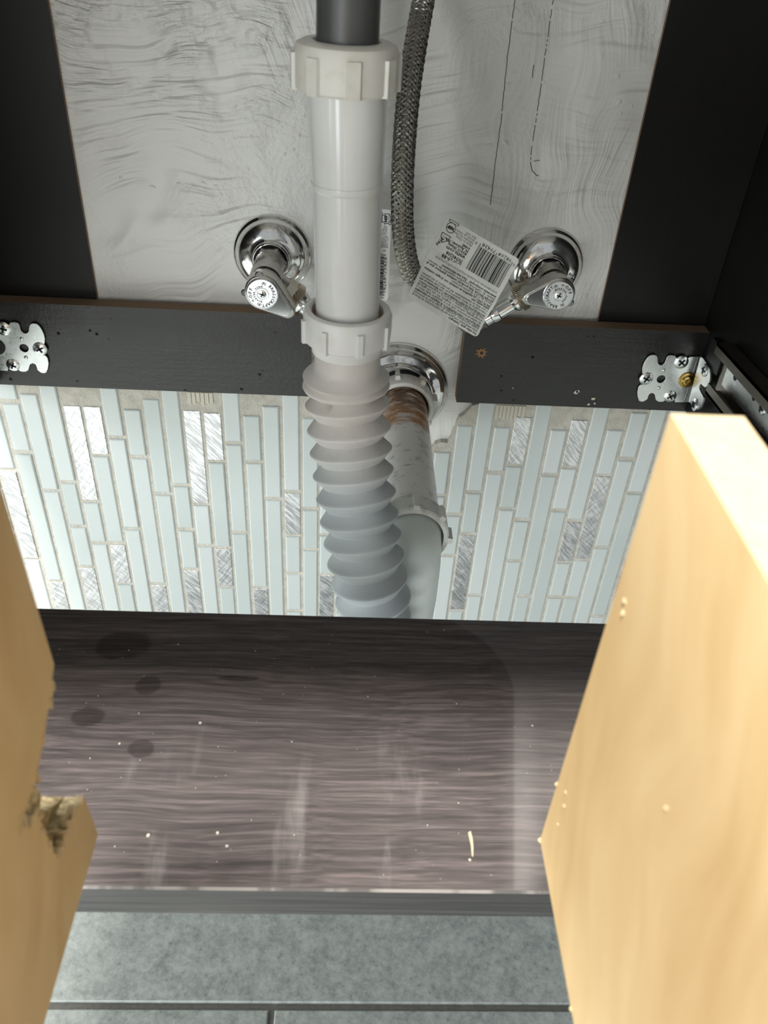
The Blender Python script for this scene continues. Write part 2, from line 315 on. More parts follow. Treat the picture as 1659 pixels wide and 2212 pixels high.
def m_plastic():
    t = NT('white_pipe_plastic', rough=0.15, sss=0.12, sss_scale=0.01, sss_r=(1.0, 0.95, 0.85)); p = t.pos()
    n_ = t.smooth(t.noise(p, 60, 4, 0.6), 0.52, 0.8); t.set('color', t.mix(t.m('MULTIPLY', n_, 0.3), (0.76, 0.765, 0.745), (0.66, 0.62, 0.53))); MAT['white_plastic'] = t.mat
    t = NT('yellowed_nut_plastic', rough=0.4, sss=0.1, sss_scale=0.008); p = t.pos(); n_ = t.smooth(t.noise(p, 90, 4, 0.6), 0.5, 0.75)
    t.set('color', t.mix(t.m('MULTIPLY', n_, 0.6), (0.72, 0.70, 0.64), (0.60, 0.54, 0.44))); MAT['nut_plastic'] = t.mat
    t = NT('bright_nut_plastic', rough=0.36, sss=0.12, sss_scale=0.008); p = t.pos(); t.set('color', t.mix(t.smooth(t.noise(p, 70, 4), 0.5, 0.8), (0.80, 0.80, 0.77), (0.72, 0.70, 0.65))); MAT['nut_white'] = t.mat
    t = NT('ribbed_hose_plastic', rough=0.45); p = t.pos(); x, y, z = t.xyz(p)
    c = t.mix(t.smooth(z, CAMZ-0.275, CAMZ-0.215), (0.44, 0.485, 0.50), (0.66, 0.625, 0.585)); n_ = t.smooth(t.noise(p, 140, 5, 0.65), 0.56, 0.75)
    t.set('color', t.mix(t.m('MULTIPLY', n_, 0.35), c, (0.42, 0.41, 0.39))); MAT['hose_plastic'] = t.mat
    t = NT('grey_pipe_plastic', rough=0.38); p = t.pos(); t.set('color', t.mix(t.noise(p, 90, 4), (0.060, 0.062, 0.060), (0.085, 0.088, 0.085))); MAT['grey_plastic'] = t.mat
    t = NT('rust_stained_pipe', rough=0.38); p = t.pos(); x, y, z = t.xyz(p)
    dirt = t.smooth(t.noise(p, 110, 6, 0.7), 0.53, 0.72); scr = t.smooth(t.noise(t.mapped(p, (40, 160, 40)), 1.0, 5, 0.7), 0.60, 0.70)
    c = t.mix(t.m('MULTIPLY', t.m('MAXIMUM', dirt, scr), 0.75), (0.84, 0.83, 0.80), (0.26, 0.24, 0.21))
    edge = t.m('ADD', y, t.m('MULTIPLY', t.m('SUBTRACT', t.noise(p, 75, 5, 0.65), 0.5), 0.045))
    r1 = t.smooth(edge, 0.500, 0.518); rn = t.smooth(t.noise(t.mapped(p, (60, 150, 60)), 1.0, 5, 0.7), 0.33, 0.58)
    c = t.mix(t.m('MULTIPLY', r1, t.m('ADD', 0.35, t.m('MULTIPLY', rn, 0.65), clamp=True)), c, (0.36, 0.150, 0.022))
    c = t.mix(t.m('MULTIPLY', t.smooth(edge, 0.520, 0.545), t.m('MULTIPLY', rn, 0.95)), c, (0.080, 0.026, 0.008)); t.set('color', c); MAT['rusty_pipe'] = t.mat
    t = NT('rust_edged_nut', rough=0.42, sss=0.06, sss_scale=0.006); p = t.pos(); n_ = t.smooth(t.noise(p, 120, 5, 0.65), 0.52, 0.68)
    t.set('color', t.mix(t.m('MULTIPLY', n_, 0.75), (0.74, 0.73, 0.68), (0.48, 0.27, 0.07))); MAT['rusty_nut'] = t.mat
    t = NT('grimy_nut', rough=0.5); p = t.pos(); n_ = t.smooth(t.noise(p, 100, 5, 0.65), 0.48, 0.7)
    t.set('color', t.mix(t.m('MULTIPLY', n_, 0.7), (0.74, 0.75, 0.72), (0.36, 0.30, 0.24))); MAT['grimy_nut'] = t.mat
    t = NT('pale_trap_plastic', rough=0.34, sss=0.1, sss_scale=0.01); p = t.pos(); n_ = t.smooth(t.noise(p, 45, 4), 0.5, 0.75)
    t.set('color', t.mix(t.m('MULTIPLY', n_, 0.35), (0.66, 0.71, 0.69), (0.46, 0.46, 0.42))); MAT['trap_plastic'] = t.mat
m_plastic()
def m_metal():
    t = NT('spotted_chrome', metal=1.0, color=(0.78, 0.78, 0.77)); p = t.pos(); n_ = t.noise(p, 130, 5, 0.7)
    t.set('rough', t.ramp(n_, (0.40, 0.05), (0.62, 0.24))); t.set('color', t.mix(t.smooth(n_, 0.52, 0.72), (0.80, 0.80, 0.79), (0.50, 0.48, 0.44))); t.set('normal', t.bump(t.noise(p, 55, 2), 0.10, 0.001)); MAT['chrome'] = t.mat
    t = NT('dull_chrome', metal=1.0); p = t.pos(); n_ = t.noise(p, 160, 4)
    t.set('rough', t.ramp(n_, (0.35, 0.20), (0.65, 0.38))); t.set('color', t.mix(n_, (0.46, 0.44, 0.40), (0.62, 0.60, 0.57))); MAT['dull_chrome'] = t.mat
    plain('bright_chrome', (0.90, 0.91, 0.92), 0.12, metal=1.0); plain('satin_cap', (0.88, 0.89, 0.90), 0.36, metal=1.0)
    t = NT('nickel_knurl', metal=1.0, color=(0.55, 0.49, 0.40), rough=0.30); MAT['knurl'] = t.mat
    t = NT('steel_braid', metal=1.0, rough=0.36); p = t.pos(); t.set('color', t.mix(t.noise(p, 300, 2), (0.24, 0.225, 0.20), (0.40, 0.385, 0.35))); MAT['braid'] = t.mat
    plain('hose_core', (0.02, 0.02, 0.019), 0.6)
    t = NT('zinc_plate', metal=1.0); p = t.pos(); n_ = t.noise(p, 420, 4, 0.7)
    t.set('rough', t.ramp(n_, (0.35, 0.26), (0.65, 0.40))); t.set('color', t.mix(n_, (0.70, 0.72, 0.72), (0.82, 0.84, 0.84))); t.set('normal', t.bump(n_, 0.08, 0.0004)); MAT['zinc'] = t.mat
    plain('zinc_screw', (0.84, 0.87, 0.87), 0.25, metal=1.0)
    plain('dark_slot', (0.01, 0.012, 0.013), 0.6)
    plain('brass', (0.52, 0.36, 0.11), 0.30, metal=1.0)
    t = NT('dark_slide_steel', metal=1.0, rough=0.42); p = t.pos(); t.set('color', t.mix(t.noise(p, 200, 3), (0.22, 0.20, 0.17), (0.32, 0.29, 0.25))); MAT['slide'] = t.mat
    plain('black_nylon', (0.006, 0.006, 0.006), 0.45)
m_metal()
def m_paper():
    t = NT('tag_paper', rough=0.45); p = t.pos(); n_ = t.smooth(t.noise(p, 90, 4), 0.5, 0.75)
    t.set('color', t.mix(t.m('MULTIPLY', n_, 0.35), (0.86, 0.86, 0.83), (0.70, 0.67, 0.58))); t.set('normal', t.bump(t.noise(p, 70, 3), 0.35, 0.0015)); MAT['paper'] = t.mat
    plain('black_ink', (0.012, 0.012, 0.012), 0.5); plain('pencil_lead', (0.13, 0.125, 0.125), 0.6); plain('letter_dark', (0.05, 0.05, 0.05), 0.45)
m_paper()
def m_floor():
    t = NT('grey_stone_floor_tile', rough=0.33); p = t.pos()
    a = t.noise(p, 55, 6, 0.7); b = t.noise(t.mapped(p, (1, 1, 1), (0, 0, 0.4)), 190, 5, 0.7); k = t.m('ADD', t.m('MULTIPLY', a, 0.5), t.m('MULTIPLY', b, 0.5))
    t.set('color', t.ramp(k, (0.40, (0.205, 0.228, 0.218)), (0.50, (0.29, 0.315, 0.302)), (0.62, (0.375, 0.40, 0.385)))); t.set('rough', t.ramp(b, (0.35, 0.26), (0.65, 0.44))); t.set('normal', t.bump(k, 0.15, 0.0006)); MAT['floor_tile'] = t.mat
    t = NT('brown_grey_grout', rough=0.95); p = t.pos(); n_ = t.noise(p, 260, 4); t.set('color', t.mix(n_, (0.10, 0.10, 0.09), (0.19, 0.185, 0.165))); t.set('normal', t.bump(n_, 0.8, 0.001)); MAT['grout'] = t.mat
m_floor()
plain('stone_top', (0.70, 0.69, 0.66), 0.25)
plain('chip_white', (0.62, 0.58, 0.50), 0.8); plain('speck', (0.42, 0.40, 0.36), 0.9); plain('splinter_wood', (0.42, 0.36, 0.25), 0.85); plain('chip_brown', (0.34, 0.19, 0.09), 0.9); plain('comb_adhesive', (0.62, 0.585, 0.49), 0.85)

# ================================================================== the setting
YW, YT, FLOOR = 0.584, 0.577, -CAMZ
wall = MB().box((-1.6, YW, FLOOR), (1.6, YW+0.10, 1.68)).build('wall_back', MAT['plaster'], None, 0); tag(wall, kind='structure')
tag(wall, 'white painted plaster wall with strips of glass mosaic below')
floor = MB().box((-1.6, -1.9, FLOOR-0.05), (1.6, YW, FLOOR-0.003)).build('floor', MAT['grout'], None, 0); tag(floor, 'grey stone tile floor with dark grout', kind='structure')
# floor tiles: one joint at Y=.2855 running left-right, cross joint at X=-.046 on the near row
def floor_tile(x0, x1, y0, y1):
    b = 0.0012; m = MB(); z0, z1 = FLOOR-0.004, FLOOR
    m.add([(x0,y0,z0),(x1,y0,z0),(x1,y1,z0),(x0,y1,z0),(x0,y0,z1-b),(x1,y0,z1-b),(x1,y1,z1-b),(x0,y1,z1-b),(x0+b,y0+b,z1),(x1-b,y0+b,z1),(x1-b,y1-b,z1),(x0+b,y1-b,z1)],
          [(0,1,5,4),(1,2,6,5),(2,3,7,6),(3,0,4,7),(4,5,9,8),(5,6,10,9),(6,7,11,10),(7,4,8,11),(8,9,10,11)])
    m.build('floor_tile', MAT['floor_tile'], floor, 0)
def floor_row(y0, y1, xc):
    xs = [xc + 0.606*k for k in range(-2, 3)]
    for a, b in zip(xs, xs[1:]): floor_tile(max(a, -1.58), min(b-0.005, 1.58), y0, y1)
floor_row(0.2880, 0.5830, 0.262); floor_row(-0.0170, 0.2828, -0.0445); floor_row(-0.3220, -0.0222, 0.262); floor_row(-0.6270, -0.3272, -0.0445)

# mosaic: columns measured from the photograph, [x centre mm, (top, bottom, kind)...] in mm below the camera
TOPZ = -322.5
cols = {
 0: (-287.6, [(TOPZ, -404, 'g'), (-407.5, -503.2, 'm'), (-506, -597, 'g')]),
 1: (-271.0, [(TOPZ, -337, 'g'), (-340.9, -385.6, 'g'), (-389.3, -530, 'g'), (-533.6, -579, 'm')]),
 2: (-255.3, [(-331.4, -424.5, 'g'), (-427.6, -568, 'g')]),
 3: (-239.0, [(TOPZ, -414.5, 'g'), (-417.8, -463, 'g'), (-466, -510.5, 'g'), (-514.5, -608, 'm')]),
 4: (-223.1, [(-340.9, -434.5, 'm'), (-437.9, -481.5, 'g'), (-485, -578, 'g')]),
 5: (-207.2, [(-340.8, -386.4, 'm'), (-388.9, -481, 'g'), (-485.2, -531, 'm'), (-534, -579, 'g')]),
 6: (-191.4, [(TOPZ, -367.6, 'g'), (-371, -463.5, 'g'), (-467, -608, 'g')]),
 7: (-175.2, [(-342.2, -386, 'g'), (-389.6, -530, 'g'), (-533.5, -579, 'm')]),
 8: (-159.5, [(-332, -423.8, 'g'), (-427.2, -568, 'g')]),
 9: (-143.2, [(TOPZ, -413.8, 'g'), (-417.4, -462.2, 'g'), (-466.3, -509.5, 'g'), (-513.7, -608, 'm')]),
 10: (-127.4, [(-341.2, -434.3, 'm'), (-437.2, -480.5, 'g'), (-484, -577, 'g')]),
 11: (-111.2, [(-342.7, -388, 'm'), (-391.1, -482.6, 'g'), (-486, -531.5, 'm'), (-534.6, -579, 'g')]),
 12: (-95.5, [(TOPZ, -369, 'g'), (-372.4, -464.3, 'g'), (-467.8, -608, 'g')]),
 13: (-79.3, [(-344, -387, 'g'), (-390.3, -531, 'g'), (-534, -579, 'm')]),
 14: (-63.9, [(-334.1, -425.3, 'g'), (-428.6, -569, 'g')]),
 15: (-47.6, [(TOPZ, -416.8, 'g'), (-420.3, -466, 'm'), (-468.8, -511.4, 'g'), (-514.8, -560, 'g')]),
 16: (-31.7, [(-344.1, -435, 'g'), (-438.6, -482, 'g'), (-485, -577, 'g')]),
 17: (-16.3, [(-372, -416, 'g'), (-419.7, -464, 'g'), (-467, -511.5, 'g'), (-515, -608, 'm')]),
 18: (-0.2, [(-372, -512, 'g'), (-515, -560, 'g')]), 19: (15.6, [(-388, -434, 'g'), (-437, -577, 'g')]), 20: (31.5, [(-380, -424, 'g'), (-427, -520, 'm'), (-523, -568, 'g')]),
 21: (47.3, [(-390, -483, 'g'), (-486, -577, 'g')]), 22: (63.3, [(-385, -434, 'g'), (-437, -482, 'm'), (-485, -578, 'g')]),
 23: (79.6, [(-372.4, -415.5, 'g'), (-419, -464, 'g'), (-467, -560, 'g')]),
 24: (95.6, [(-345.6, -435.8, 'g'), (-439.4, -483.6, 'g'), (-487, -580, 'g')]),
 25: (110.9, [(TOPZ, -410.8, 'g'), (-414.2, -457.3, 'g'), (-461, -553.6, 'm'), (-557, -600, 'g')]),
 26: (126.6, [(-345.8, -389, 'g'), (-392.8, -532.6, 'g'), (-536, -580, 'g')]),
 27: (142.4, [(-335.4, -381.5, 'm'), (-384.2, -427.9, 'g'), (-431.1, -571, 'g')]),
 28: (158.2, [(TOPZ, -439.2, 'g'), (-443.2, -487.8, 'g'), (-491, -584, 'g')]),
 29: (173.8, [(-346.4, -389.3, 'g'), (-393, -531.5, 'g'), (-535.4, -580, 'g')]),
 30: (189.6, [(-336.3, -381.2, 'm'), (-384.4, -427.2, 'g'), (-430.8, -571, 'g')]),
 31: (205.2, [(TOPZ, -438.2, 'g'), (-442.2, -487.5, 'm'), (-490.8, -532, 'g'), (-535.8, -580, 'g')]),
 32: (221.0, [(-344.3, -388.8, 'g'), (-391.6, -484.4, 'm'), (-487.5, -532.5, 'g'), (-536.1, -580, 'g')]),
 33: (236.9, [(-326.8, -370.5, 'g'), (-374.2, -468.6, 'g'), (-472, -612, 'g')]),
 34: (252.5, [(TOPZ, -406, 'g'), (-409, -556.2, 'g'), (-560, -604, 'g')]),
 35: (268.4, [(TOPZ, -388, 'g'), (-391, -484, 'g'), (-487, -532, 'm')]), 36: (284.3, [(-340, -432, 'g'), (-435, -575, 'g')]),
 -1: (-303.6, [(-331, -424, 'g'), (-427, -472, 'm'), (-475, -568, 'g')]), -2: (-319.5, [(-340, -432, 'g'), (-436, -577, 'g')]),
}
for k_ in list(range(37, 43)) + list(range(-7, -2)):            # beyond the measured strips the pattern runs on
    z_ = TOPZ if k_ % 3 else -341.0; l_ = []
    while z_ > -560:
        L_ = random.choice((43.5, 92, 138)); l_.append((z_, z_-L_, random.choice('ggggm'))); z_ -= L_+3.4
    cols[k_] = (284.3+15.85*(k_-36) if k_ > 0 else -319.5+15.9*(k_+2), l_)
TILE_ME = {}
def tile_mesh(L, kind):
    key = (round(L*2), kind)
    if key in TILE_ME: return TILE_ME[key]
    w = 0.0131/2 if kind == 'g' else 0.0133/2; h = L/2000; c = 0.0010 if kind == 'g' else 0.0003
    y0, y1, y2 = 0.006, 0.0007 if kind == 'g' else 0.0002, 0.0
    vs = [(-w,y0,-h),(w,y0,-h),(w,y0,h),(-w,y0,h),(-w,y1,-h),(w,y1,-h),(w,y1,h),(-w,y1,h),(-w+c,y2,-h+c),(w-c,y2,-h+c),(w-c,y2,h-c),(-w+c,y2,h-c)]
    fs = [(0,1,5,4),(1,2,6,5),(2,3,7,6),(3,0,4,7),(4,5,9,8),(5,6,10,9),(6,7,11,10),(7,4,8,11),(8,9,10,11)]
    me = bpy.data.meshes.new('tile'); me.from_pydata(vs, [], fs); me.materials.append(MAT['glass_tile' if kind == 'g' else 'metal_tile']); TILE_ME[key] = me; return me
for k in sorted(cols):
    xc, ts = cols[k]; z = ts[-1][1]
    ts = list(ts)
    while z > -690:                                    # the strips run on down to the floor
        L = random.choice((43.5, 92, 92, 138)); L = min(L, z+716-3.4); ts.append((z-3.4, z-3.4-L, random.choice('gggm'))); z -= L+3.4
    for (a, b, kind) in ts:
        o = bpy.data.objects.new('tile', tile_mesh(a-b, kind)); COL.objects.link(o); o.parent = wall
        o.location = (xc/1000+random.uniform(-.0002, .0002), YT+random.uniform(-.0003, .0003)+(0.0004 if kind == 'm' else 0), (a+b)/2000+CAMZ)
        q_ = 1.0 if kind == 'g' else 0.25; o.rotation_euler = (random.uniform(-.004, .004)*q_, 0, random.uniform(-.012, .012)*q_)
        if kind == 'm': o['label'] = 'brushed metal mosaic strip'
# mortar bed behind the strips, with a ragged bite around the drain opening
bite = [(1020, 874), (1012, 884), (1003, 893), (992, 900), (986, 912), (984, 922), (978, 932), (974, 944), (966, 955), (952, 953), (940, 957), (930, 972)]
pl = [onY(x, y, 0.580) for x, y in bite]
top = -0.3195
poly = [V(-0.34, 0.5782, top)] + [V(-0.34 + 0.02*k, 0.5782, top+random.uniform(-.0005, .0005)) for k in range(1, 17)] + [V(-0.012, 0.5782, top), V(-0.006, 0.5782, -0.345), V(0.004, 0.5782, -0.366), V(0.03, 0.5782, -0.372), V(0.055, 0.5782, -0.369)]
poly += [V(p.x, 0.5782, p.z) for p in reversed(pl)][0:] + [V(0.12, 0.5782, top), V(0.39, 0.5782, top), V(0.39, 0.5782, FLOOR+0.001), V(-0.41, 0.5782, FLOOR+0.001), V(-0.41, 0.5782, top)]
MB().prism(poly, (0, 0.0056, 0)).build('mortar_bed', MAT['mortar'], wall, 0)
def comb_patch(x0, x1, y0, y1, n):                     # combed adhesive left bare above some strips
    a = onY(x0, y0, 0.578); b = onY(x1, y1, 0.578); m = MB(); w = (b.x-a.x)/n
    for k in range(n):
        zz = b.z - random.uniform(-0.002, 0.002)
        m.box((a.x+w*k+w*.12, 0.5776-random.uniform(0, .0005), zz), (a.x+w*(k+1)-w*.12, 0.5805, a.z+0.004))
    m.build('combed_adhesive', MAT['comb_adhesive'], wall, 0)
comb_patch(404, 462, 856, 872, 6); comb_patch(1070, 1132, 884, 903, 8)
# pencil marks on the plaster
def ribbon(pts, w, Y, name, mat, parent):
    m = MB(); P = [onY(x, y, Y) for x, y in pts]
    for a, b in zip(P, P[1:]):
        d = (b-a); nrm = V(-d.z, 0, d.x).normalized()*w/2
        m.add([a-nrm, b-nrm, b+nrm, a+nrm], [(0, 1, 2, 3)])
    o = m.build(name, mat, parent, 0, False); return o
def dashed(pts, w, name, gap):
    P = []; 
    for (x0, y0), (x1, y1) in zip(pts, pts[1:]):
        n = max(1, int(math.hypot(x1-x0, y1-y0)/5)); P += [(x0+(x1-x0)*k/n+random.uniform(-.6, .6), y0+(y1-y0)*k/n) for k in range(n)]
    m = MB()
    for a, b in zip(P, P[1:]):
        if random.random() < gap: continue
        a3 = onY(*a, YW-0.0004); b3 = onY(*b, YW-0.0004); d = b3-a3; nr = V(-d.z, 0, d.x).normalized()*w/2; m.add([a3-nr, b3-nr, b3+nr, a3+nr], [(0, 1, 2, 3)])
    m.build(name, MAT['pencil_lead'], wall, 0, False)
dashed([(1112, 0), (1096, 125), (1082, 265), (1070, 350), (1059, 448)], 0.00055, 'pencil_line', 0.08)
dashed([(1195, 0), (1183, 80), (1172, 160), (1158, 260), (1147, 330), (1146, 350)], 0.00055, 'pencil_line', 0.25)
dashed([(1146, 350), (1149, 368), (1158, 378), (1168, 382), (1174, 375)], 0.0006, 'pencil_line', 0.2)
dashed([(1150, 168), (1153, 140), (1158, 134)], 0.0006, 'pencil_line', 0.1); dashed([(1146, 350), (1160, 347), (1172, 345)], 0.0005, 'pencil_line', 0.2)

# ================================================================== vanity cabinet
XL, XR, YF, ZB, ZT = -0.273, 0.270, 0.159, -0.3185, 0.125
van = thing('vanity_cabinet', (0, 0.37, ZB), 'black-brown wall-hung vanity cabinet frame with woodgrain bottom shelf', 'cabinet')
BL = [MAT['black'], MAT['raw'], MAT['panel']]
MB().box((XL-0.018, YF, ZB), (XL, YW-0.0005, ZT), 2).build('side_panel', BL, van, 0)
MB().box((XR, YF, ZB), (XR+0.018, YW-0.0005, ZT), 2).build('side_panel', BL, van, 0)
MB().box((XL+0.0003, 0.5806, -0.262), (-0.1895, YW-0.0004, ZT), 2, {'right': 1}).build('back_panel', BL, van, 0)
MB().box((0.1870, 0.5806, -0.262), (XR-0.0003, YW-0.0004, ZT), 2, {'left': 1}).build('back_panel', BL, van, 0)
def rail(x0, x1):
    m = MB(); n = 40; c = 0.0006
    m.box((x0, 0.568, ZB), (x1, 0.5803, -0.2506), 0, {'top': 1, 'left': 1, 'right': 1}); return m
r1 = rail(XL+0.0003, -0.0310).build('back_rail', BL, van, 0); r2 = rail(0.0845, XR-0.0003).build('back_rail', BL, van, 0)
def chip(x, y, Y, r, mat, parent, name='paint_chip', n=9, d=0.0006):
    c = onY(x, y, Y); po = [c + V(math.cos(2*math.pi*k/n)*r*random.uniform(.6, 1.2), 0, math.sin(2*math.pi*k/n)*r*random.uniform(.6, 1.2)) for k in range(n)]
    MB().prism(po, (0, -d, 0)).build(name, mat, parent, 0)
c = onY(1040, 762, 0.568); po = []
for k in range(16):
    r = 0.0048 if k % 2 == 0 else 0.0030; a = 2*math.pi*k/16+0.3; po.append(c+V(math.cos(a)*r*random.uniform(.85, 1.15), 0, math.sin(a)*r*random.uniform(.85, 1.15)))
h = MB().prism(po, (0, -0.0004, 0)).build('chipped_screw_hole', MAT['chip_brown'], r2, 0)
MB().rev(c+V(0, -0.0003, 0), (0, -1, 0), [(0.0012, 0), (0.0012, 0.0003)], 12).build('chipped_screw_hole', MAT['dark_slot'], r2)
for x, y, r in ((1244, 847, .0020), (1248, 845, .0016), (1281, 861, .0016), (1271, 873, .0011), (1284, 871, .0009), (1108, 838, .0006)): chip(x, y, 0.568, r, MAT['chip_white'], r2)
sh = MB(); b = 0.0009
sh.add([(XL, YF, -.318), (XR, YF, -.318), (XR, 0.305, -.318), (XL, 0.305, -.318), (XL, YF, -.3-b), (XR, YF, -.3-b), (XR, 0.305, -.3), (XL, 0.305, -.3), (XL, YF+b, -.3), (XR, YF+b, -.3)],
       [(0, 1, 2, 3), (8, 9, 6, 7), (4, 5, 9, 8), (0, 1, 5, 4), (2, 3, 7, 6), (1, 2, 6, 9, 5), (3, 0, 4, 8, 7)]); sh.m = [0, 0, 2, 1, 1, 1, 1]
shelf = sh.build('bottom_shelf', [MAT['shelf'], MAT['shelf_edge'], MAT['edge_highlight']], van, 0); shelf['label'] = 'dark woodgrain bottom shelf dulled by dust'
MB().box((XL-0.02, YF-0.02, ZT), (XR+0.02, YW-0.0005, ZT+0.025)).build('countertop', MAT['stone_top'], van, 0)

# ================================================================== drawer pulled out in front, birch boards either side of the plumbing cut-out
DX0, DX1, DY, DZ0, DZ1, DT = -0.0772, 0.0682, 0.150, -0.2487, -0.0848, 0.0160
dr = thing('drawer_box', (0, -0.05, DZ0), 'pale birch drawer with a plumbing cut-out, pulled out in front of the cabinet', 'drawer')
BI = [MAT['birch'], MAT['birch_edge'], MAT['torn']]
rbo = MB().box((DX1, -0.30, DZ0), (DX1+DT, DY, DZ1), 0, {'top': 1, 'right': 0, 'back': 1, 'bottom': 1}).build('cut_out_side', BI, dr, 0); rbo['label'] = 'right birch board of the cut-out, intact'
def lpts(l): return [(q.y, q.z) for q in (onX(x, y, DX0) for x, y in l)]
pf = [(-0.30, DZ1), (0.150, DZ1), (0.150, -0.1086)] + lpts([(117, 1435), (113, 1470), (115, 1500), (103, 1540), (96, 1590), (86, 1640), (80, 1680), (66, 1720), (54, 1755), (38, 1790), (60, 1782), (76, 1755), (88, 1772), (98, 1800), (112, 1822), (117, 1845), (134, 1838), (137, 1806), (150, 1785), (158, 1758), (182, 1722), (211, 1800)]) + [(0.1495, DZ0), (-0.30, DZ0)]
lb = MB().prism([V(DX0, y, z) for y, z in pf], (-0.006, 0, 0), 0)
for k in range(len(pf)): lb.m[2+k] = 2 if 3 <= k <= 23 else 1     # torn core inside the notch, cut edge elsewhere
pr = [(-0.30, DZ1), (0.150, DZ1), (0.150, -0.1086)] + lpts([(117, 1435), (113, 1490), (106, 1530), (99, 1590), (90, 1650), (95, 1684), (112, 1694), (128, 1700), (136, 1722), (133, 1750), (150, 1752), (182, 1722), (211, 1800)]) + [(0.1495, DZ0), (-0.30, DZ0)]
lb.prism([V(DX0-0.006, y, z) for y, z in pr], (-(DT-0.006), 0, 0), 2)
lbo = lb.build('cut_out_side', BI, dr, 0); lbo['label'] = 'left birch board of the cut-out with a broken, splintered edge'
def crumb(p, r, mat, parent, name='splinter', seed=None, st=(1, 1, 1)):
    rnd = random.Random(seed if seed is not None else random.random()); m = MB(); n, k = 7, 4; vs = []; fs = []
    for i in range(1, k):
        for j in range(n):
            th = math.pi*i/k; ph = 2*math.pi*j/n; rr = r*rnd.uniform(.65, 1.25)
            vs.append(p+V(rr*math.sin(th)*math.cos(ph)*st[0], rr*math.sin(th)*math.sin(ph)*st[1], rr*math.cos(th)*st[2]))
    for i in range(k-2):
        for j in range(n): fs.append((i*n+j, i*n+(j+1) % n, (i+1)*n+(j+1) % n, (i+1)*n+j))
    fs.append(tuple(range(n))); fs.append(tuple(reversed(range((k-2)*n, (k-1)*n))))
    return m.add(vs, fs).build(name, mat, parent, 0)
def flake(px, py, lx, ang, w, mat):                           # thin splinter standing out of the torn edge
    p = onX(px, py, DX0); d = V(0, math.cos(ang), math.sin(ang)); e = V(0, -d.z, d.y); q = []
    for t_, k in ((-.5, .3), (-.2, 1), (.2, .8), (.5, .15), (.35, -.6), (0, -1), (-.3, -.7)): q.append(p+d*lx*t_+e*w*k*random.uniform(.7, 1.2)+V(.0006, 0, 0))
    MB().prism(q, (-.0025, 0, 0)).build('splinter', mat, lbo, 0)
for a_ in ((42, 1786, .0050, 1.0, .0008), (52, 1772, .0040, 1.2, .0009), (64, 1778, .0030, .7, .0007), (92, 1795, .0040, 1.9, .0006), (106, 1822, .0032, 1.7, .0007), (126, 1842, .0030, .6, .0011), (136, 1822, .0028, 1.4, .0008), (140, 1800, .0034, 1.6, .0007), (148, 1780, .0030, 1.2, .0006), (160, 1752, .0036, .9, .0008), (176, 1728, .0026, .5, .0007), (72, 1712, .0034, 1.4, .0007), (80, 1680, .0040, 1.5, .0006), (92, 1600, .0024, 1.4, .0005), (112, 1480, .0040, 1.5, .0008), (108, 1520, .0032, 1.4, .0008), (200, 1800, .0012, .4, .0005)): flake(*a_, MAT['birch_edge'])
for (px, py, r) in ((1160, 1822, .0011), (1349, 1298, .0011), (1346, 1325, .0009), (1202, 1690, .0008), (1222, 1712, .0007), (1219, 1740, .0007), (1205, 1780, .0005), (1440, 1745, .0006), (1232, 2182, .0008)):
    p = onX(px, py, DX1); crumb(V(DX1+0.0002, min(p.y, DY), max(p.z, DZ0)), r, MAT['birch_edge'], rbo, 'glue_speck')
MB().box((-0.290, -0.320, DZ0-0.02), (0.288, -0.302, DZ1-0.02), 0).build('drawer_front', BI, dr, 0)

# ================================================================== drawer slides: bracket on the back rail and channel along the cabinet side
def z4(x, y): return (1360+x/5.548, 720+y/5.548)
BO = [(245,262),(272,254),(300,255),(322,268),(332,292),(335,340),(345,365),(368,378),(395,374),(420,350),(432,318),(445,282),(468,263),(500,257),(540,265),(558,288),(562,330),(568,372),(590,396),(622,402),(655,390),(676,358),(680,312),(720,278),(850,278)]
BO += [(705,820),(540,822),(536,770),(522,735),(492,718),(460,722),(444,750),(434,790),(400,815),(370,818),(340,815),(312,795),(303,760),(297,730),(270,711),(235,722),(222,750),(210,785),(170,812),(140,816),(112,808),(95,760),(90,700),(105,640),(130,612),(190,602),(232,580),(246,545),(235,510),(205,490),(165,486),(150,478),(149,420),(163,370),(190,318),(215,285)]
BFL = [(850,278),(880,300),(905,340),(935,390),(958,430),(966,500),(962,560),(945,620),(905,648),(880,630),(855,605),(838,625),(832,660),(845,690),(872,740),(888,775),(880,815),(855,880),(830,908),(800,915),(765,900),(745,865),(728,832),(705,820)]
YB = 0.5664
P2 = [onY(*z4(*q), YB) for q in BO]
XB = 0.2640                                            # bent flange stands against the cabinet side
def flange_pt(q):
    px = z4(*q); a = onX(*px, XB); return V(XB, min(a.y, YB), a.z)
def screw_at(p, nrm, r, parent, mi='zinc_screw', name='screw', rot=0.3):
    m = MB(); nrm = Vector(nrm).normalized()
    m.rev(p, nrm, [(r, 0), (r, 0.0003), (r*.92, 0.0007), (r*.4, 0.0012), (0.0001, 0.0013)], 20, 0)
    a = nrm.orthogonal().normalized(); b_ = nrm.cross(a); a, b_ = a*math.cos(rot)+b_*math.sin(rot), b_*math.cos(rot)-a*math.sin(rot)
    for u, w in ((a, b_), (b_, a)):
        q = [p+nrm*0.00095+u*r*s1*.55+w*r*s2*.13 for s1, s2 in ((-1, -1), (1, -1), (1, 1), (-1, 1))]
        m.prism(q, nrm*0.0006, 1)
    return m.build(name, [MAT[mi], MAT['dark_slot']], parent)
MIR = -0.00165
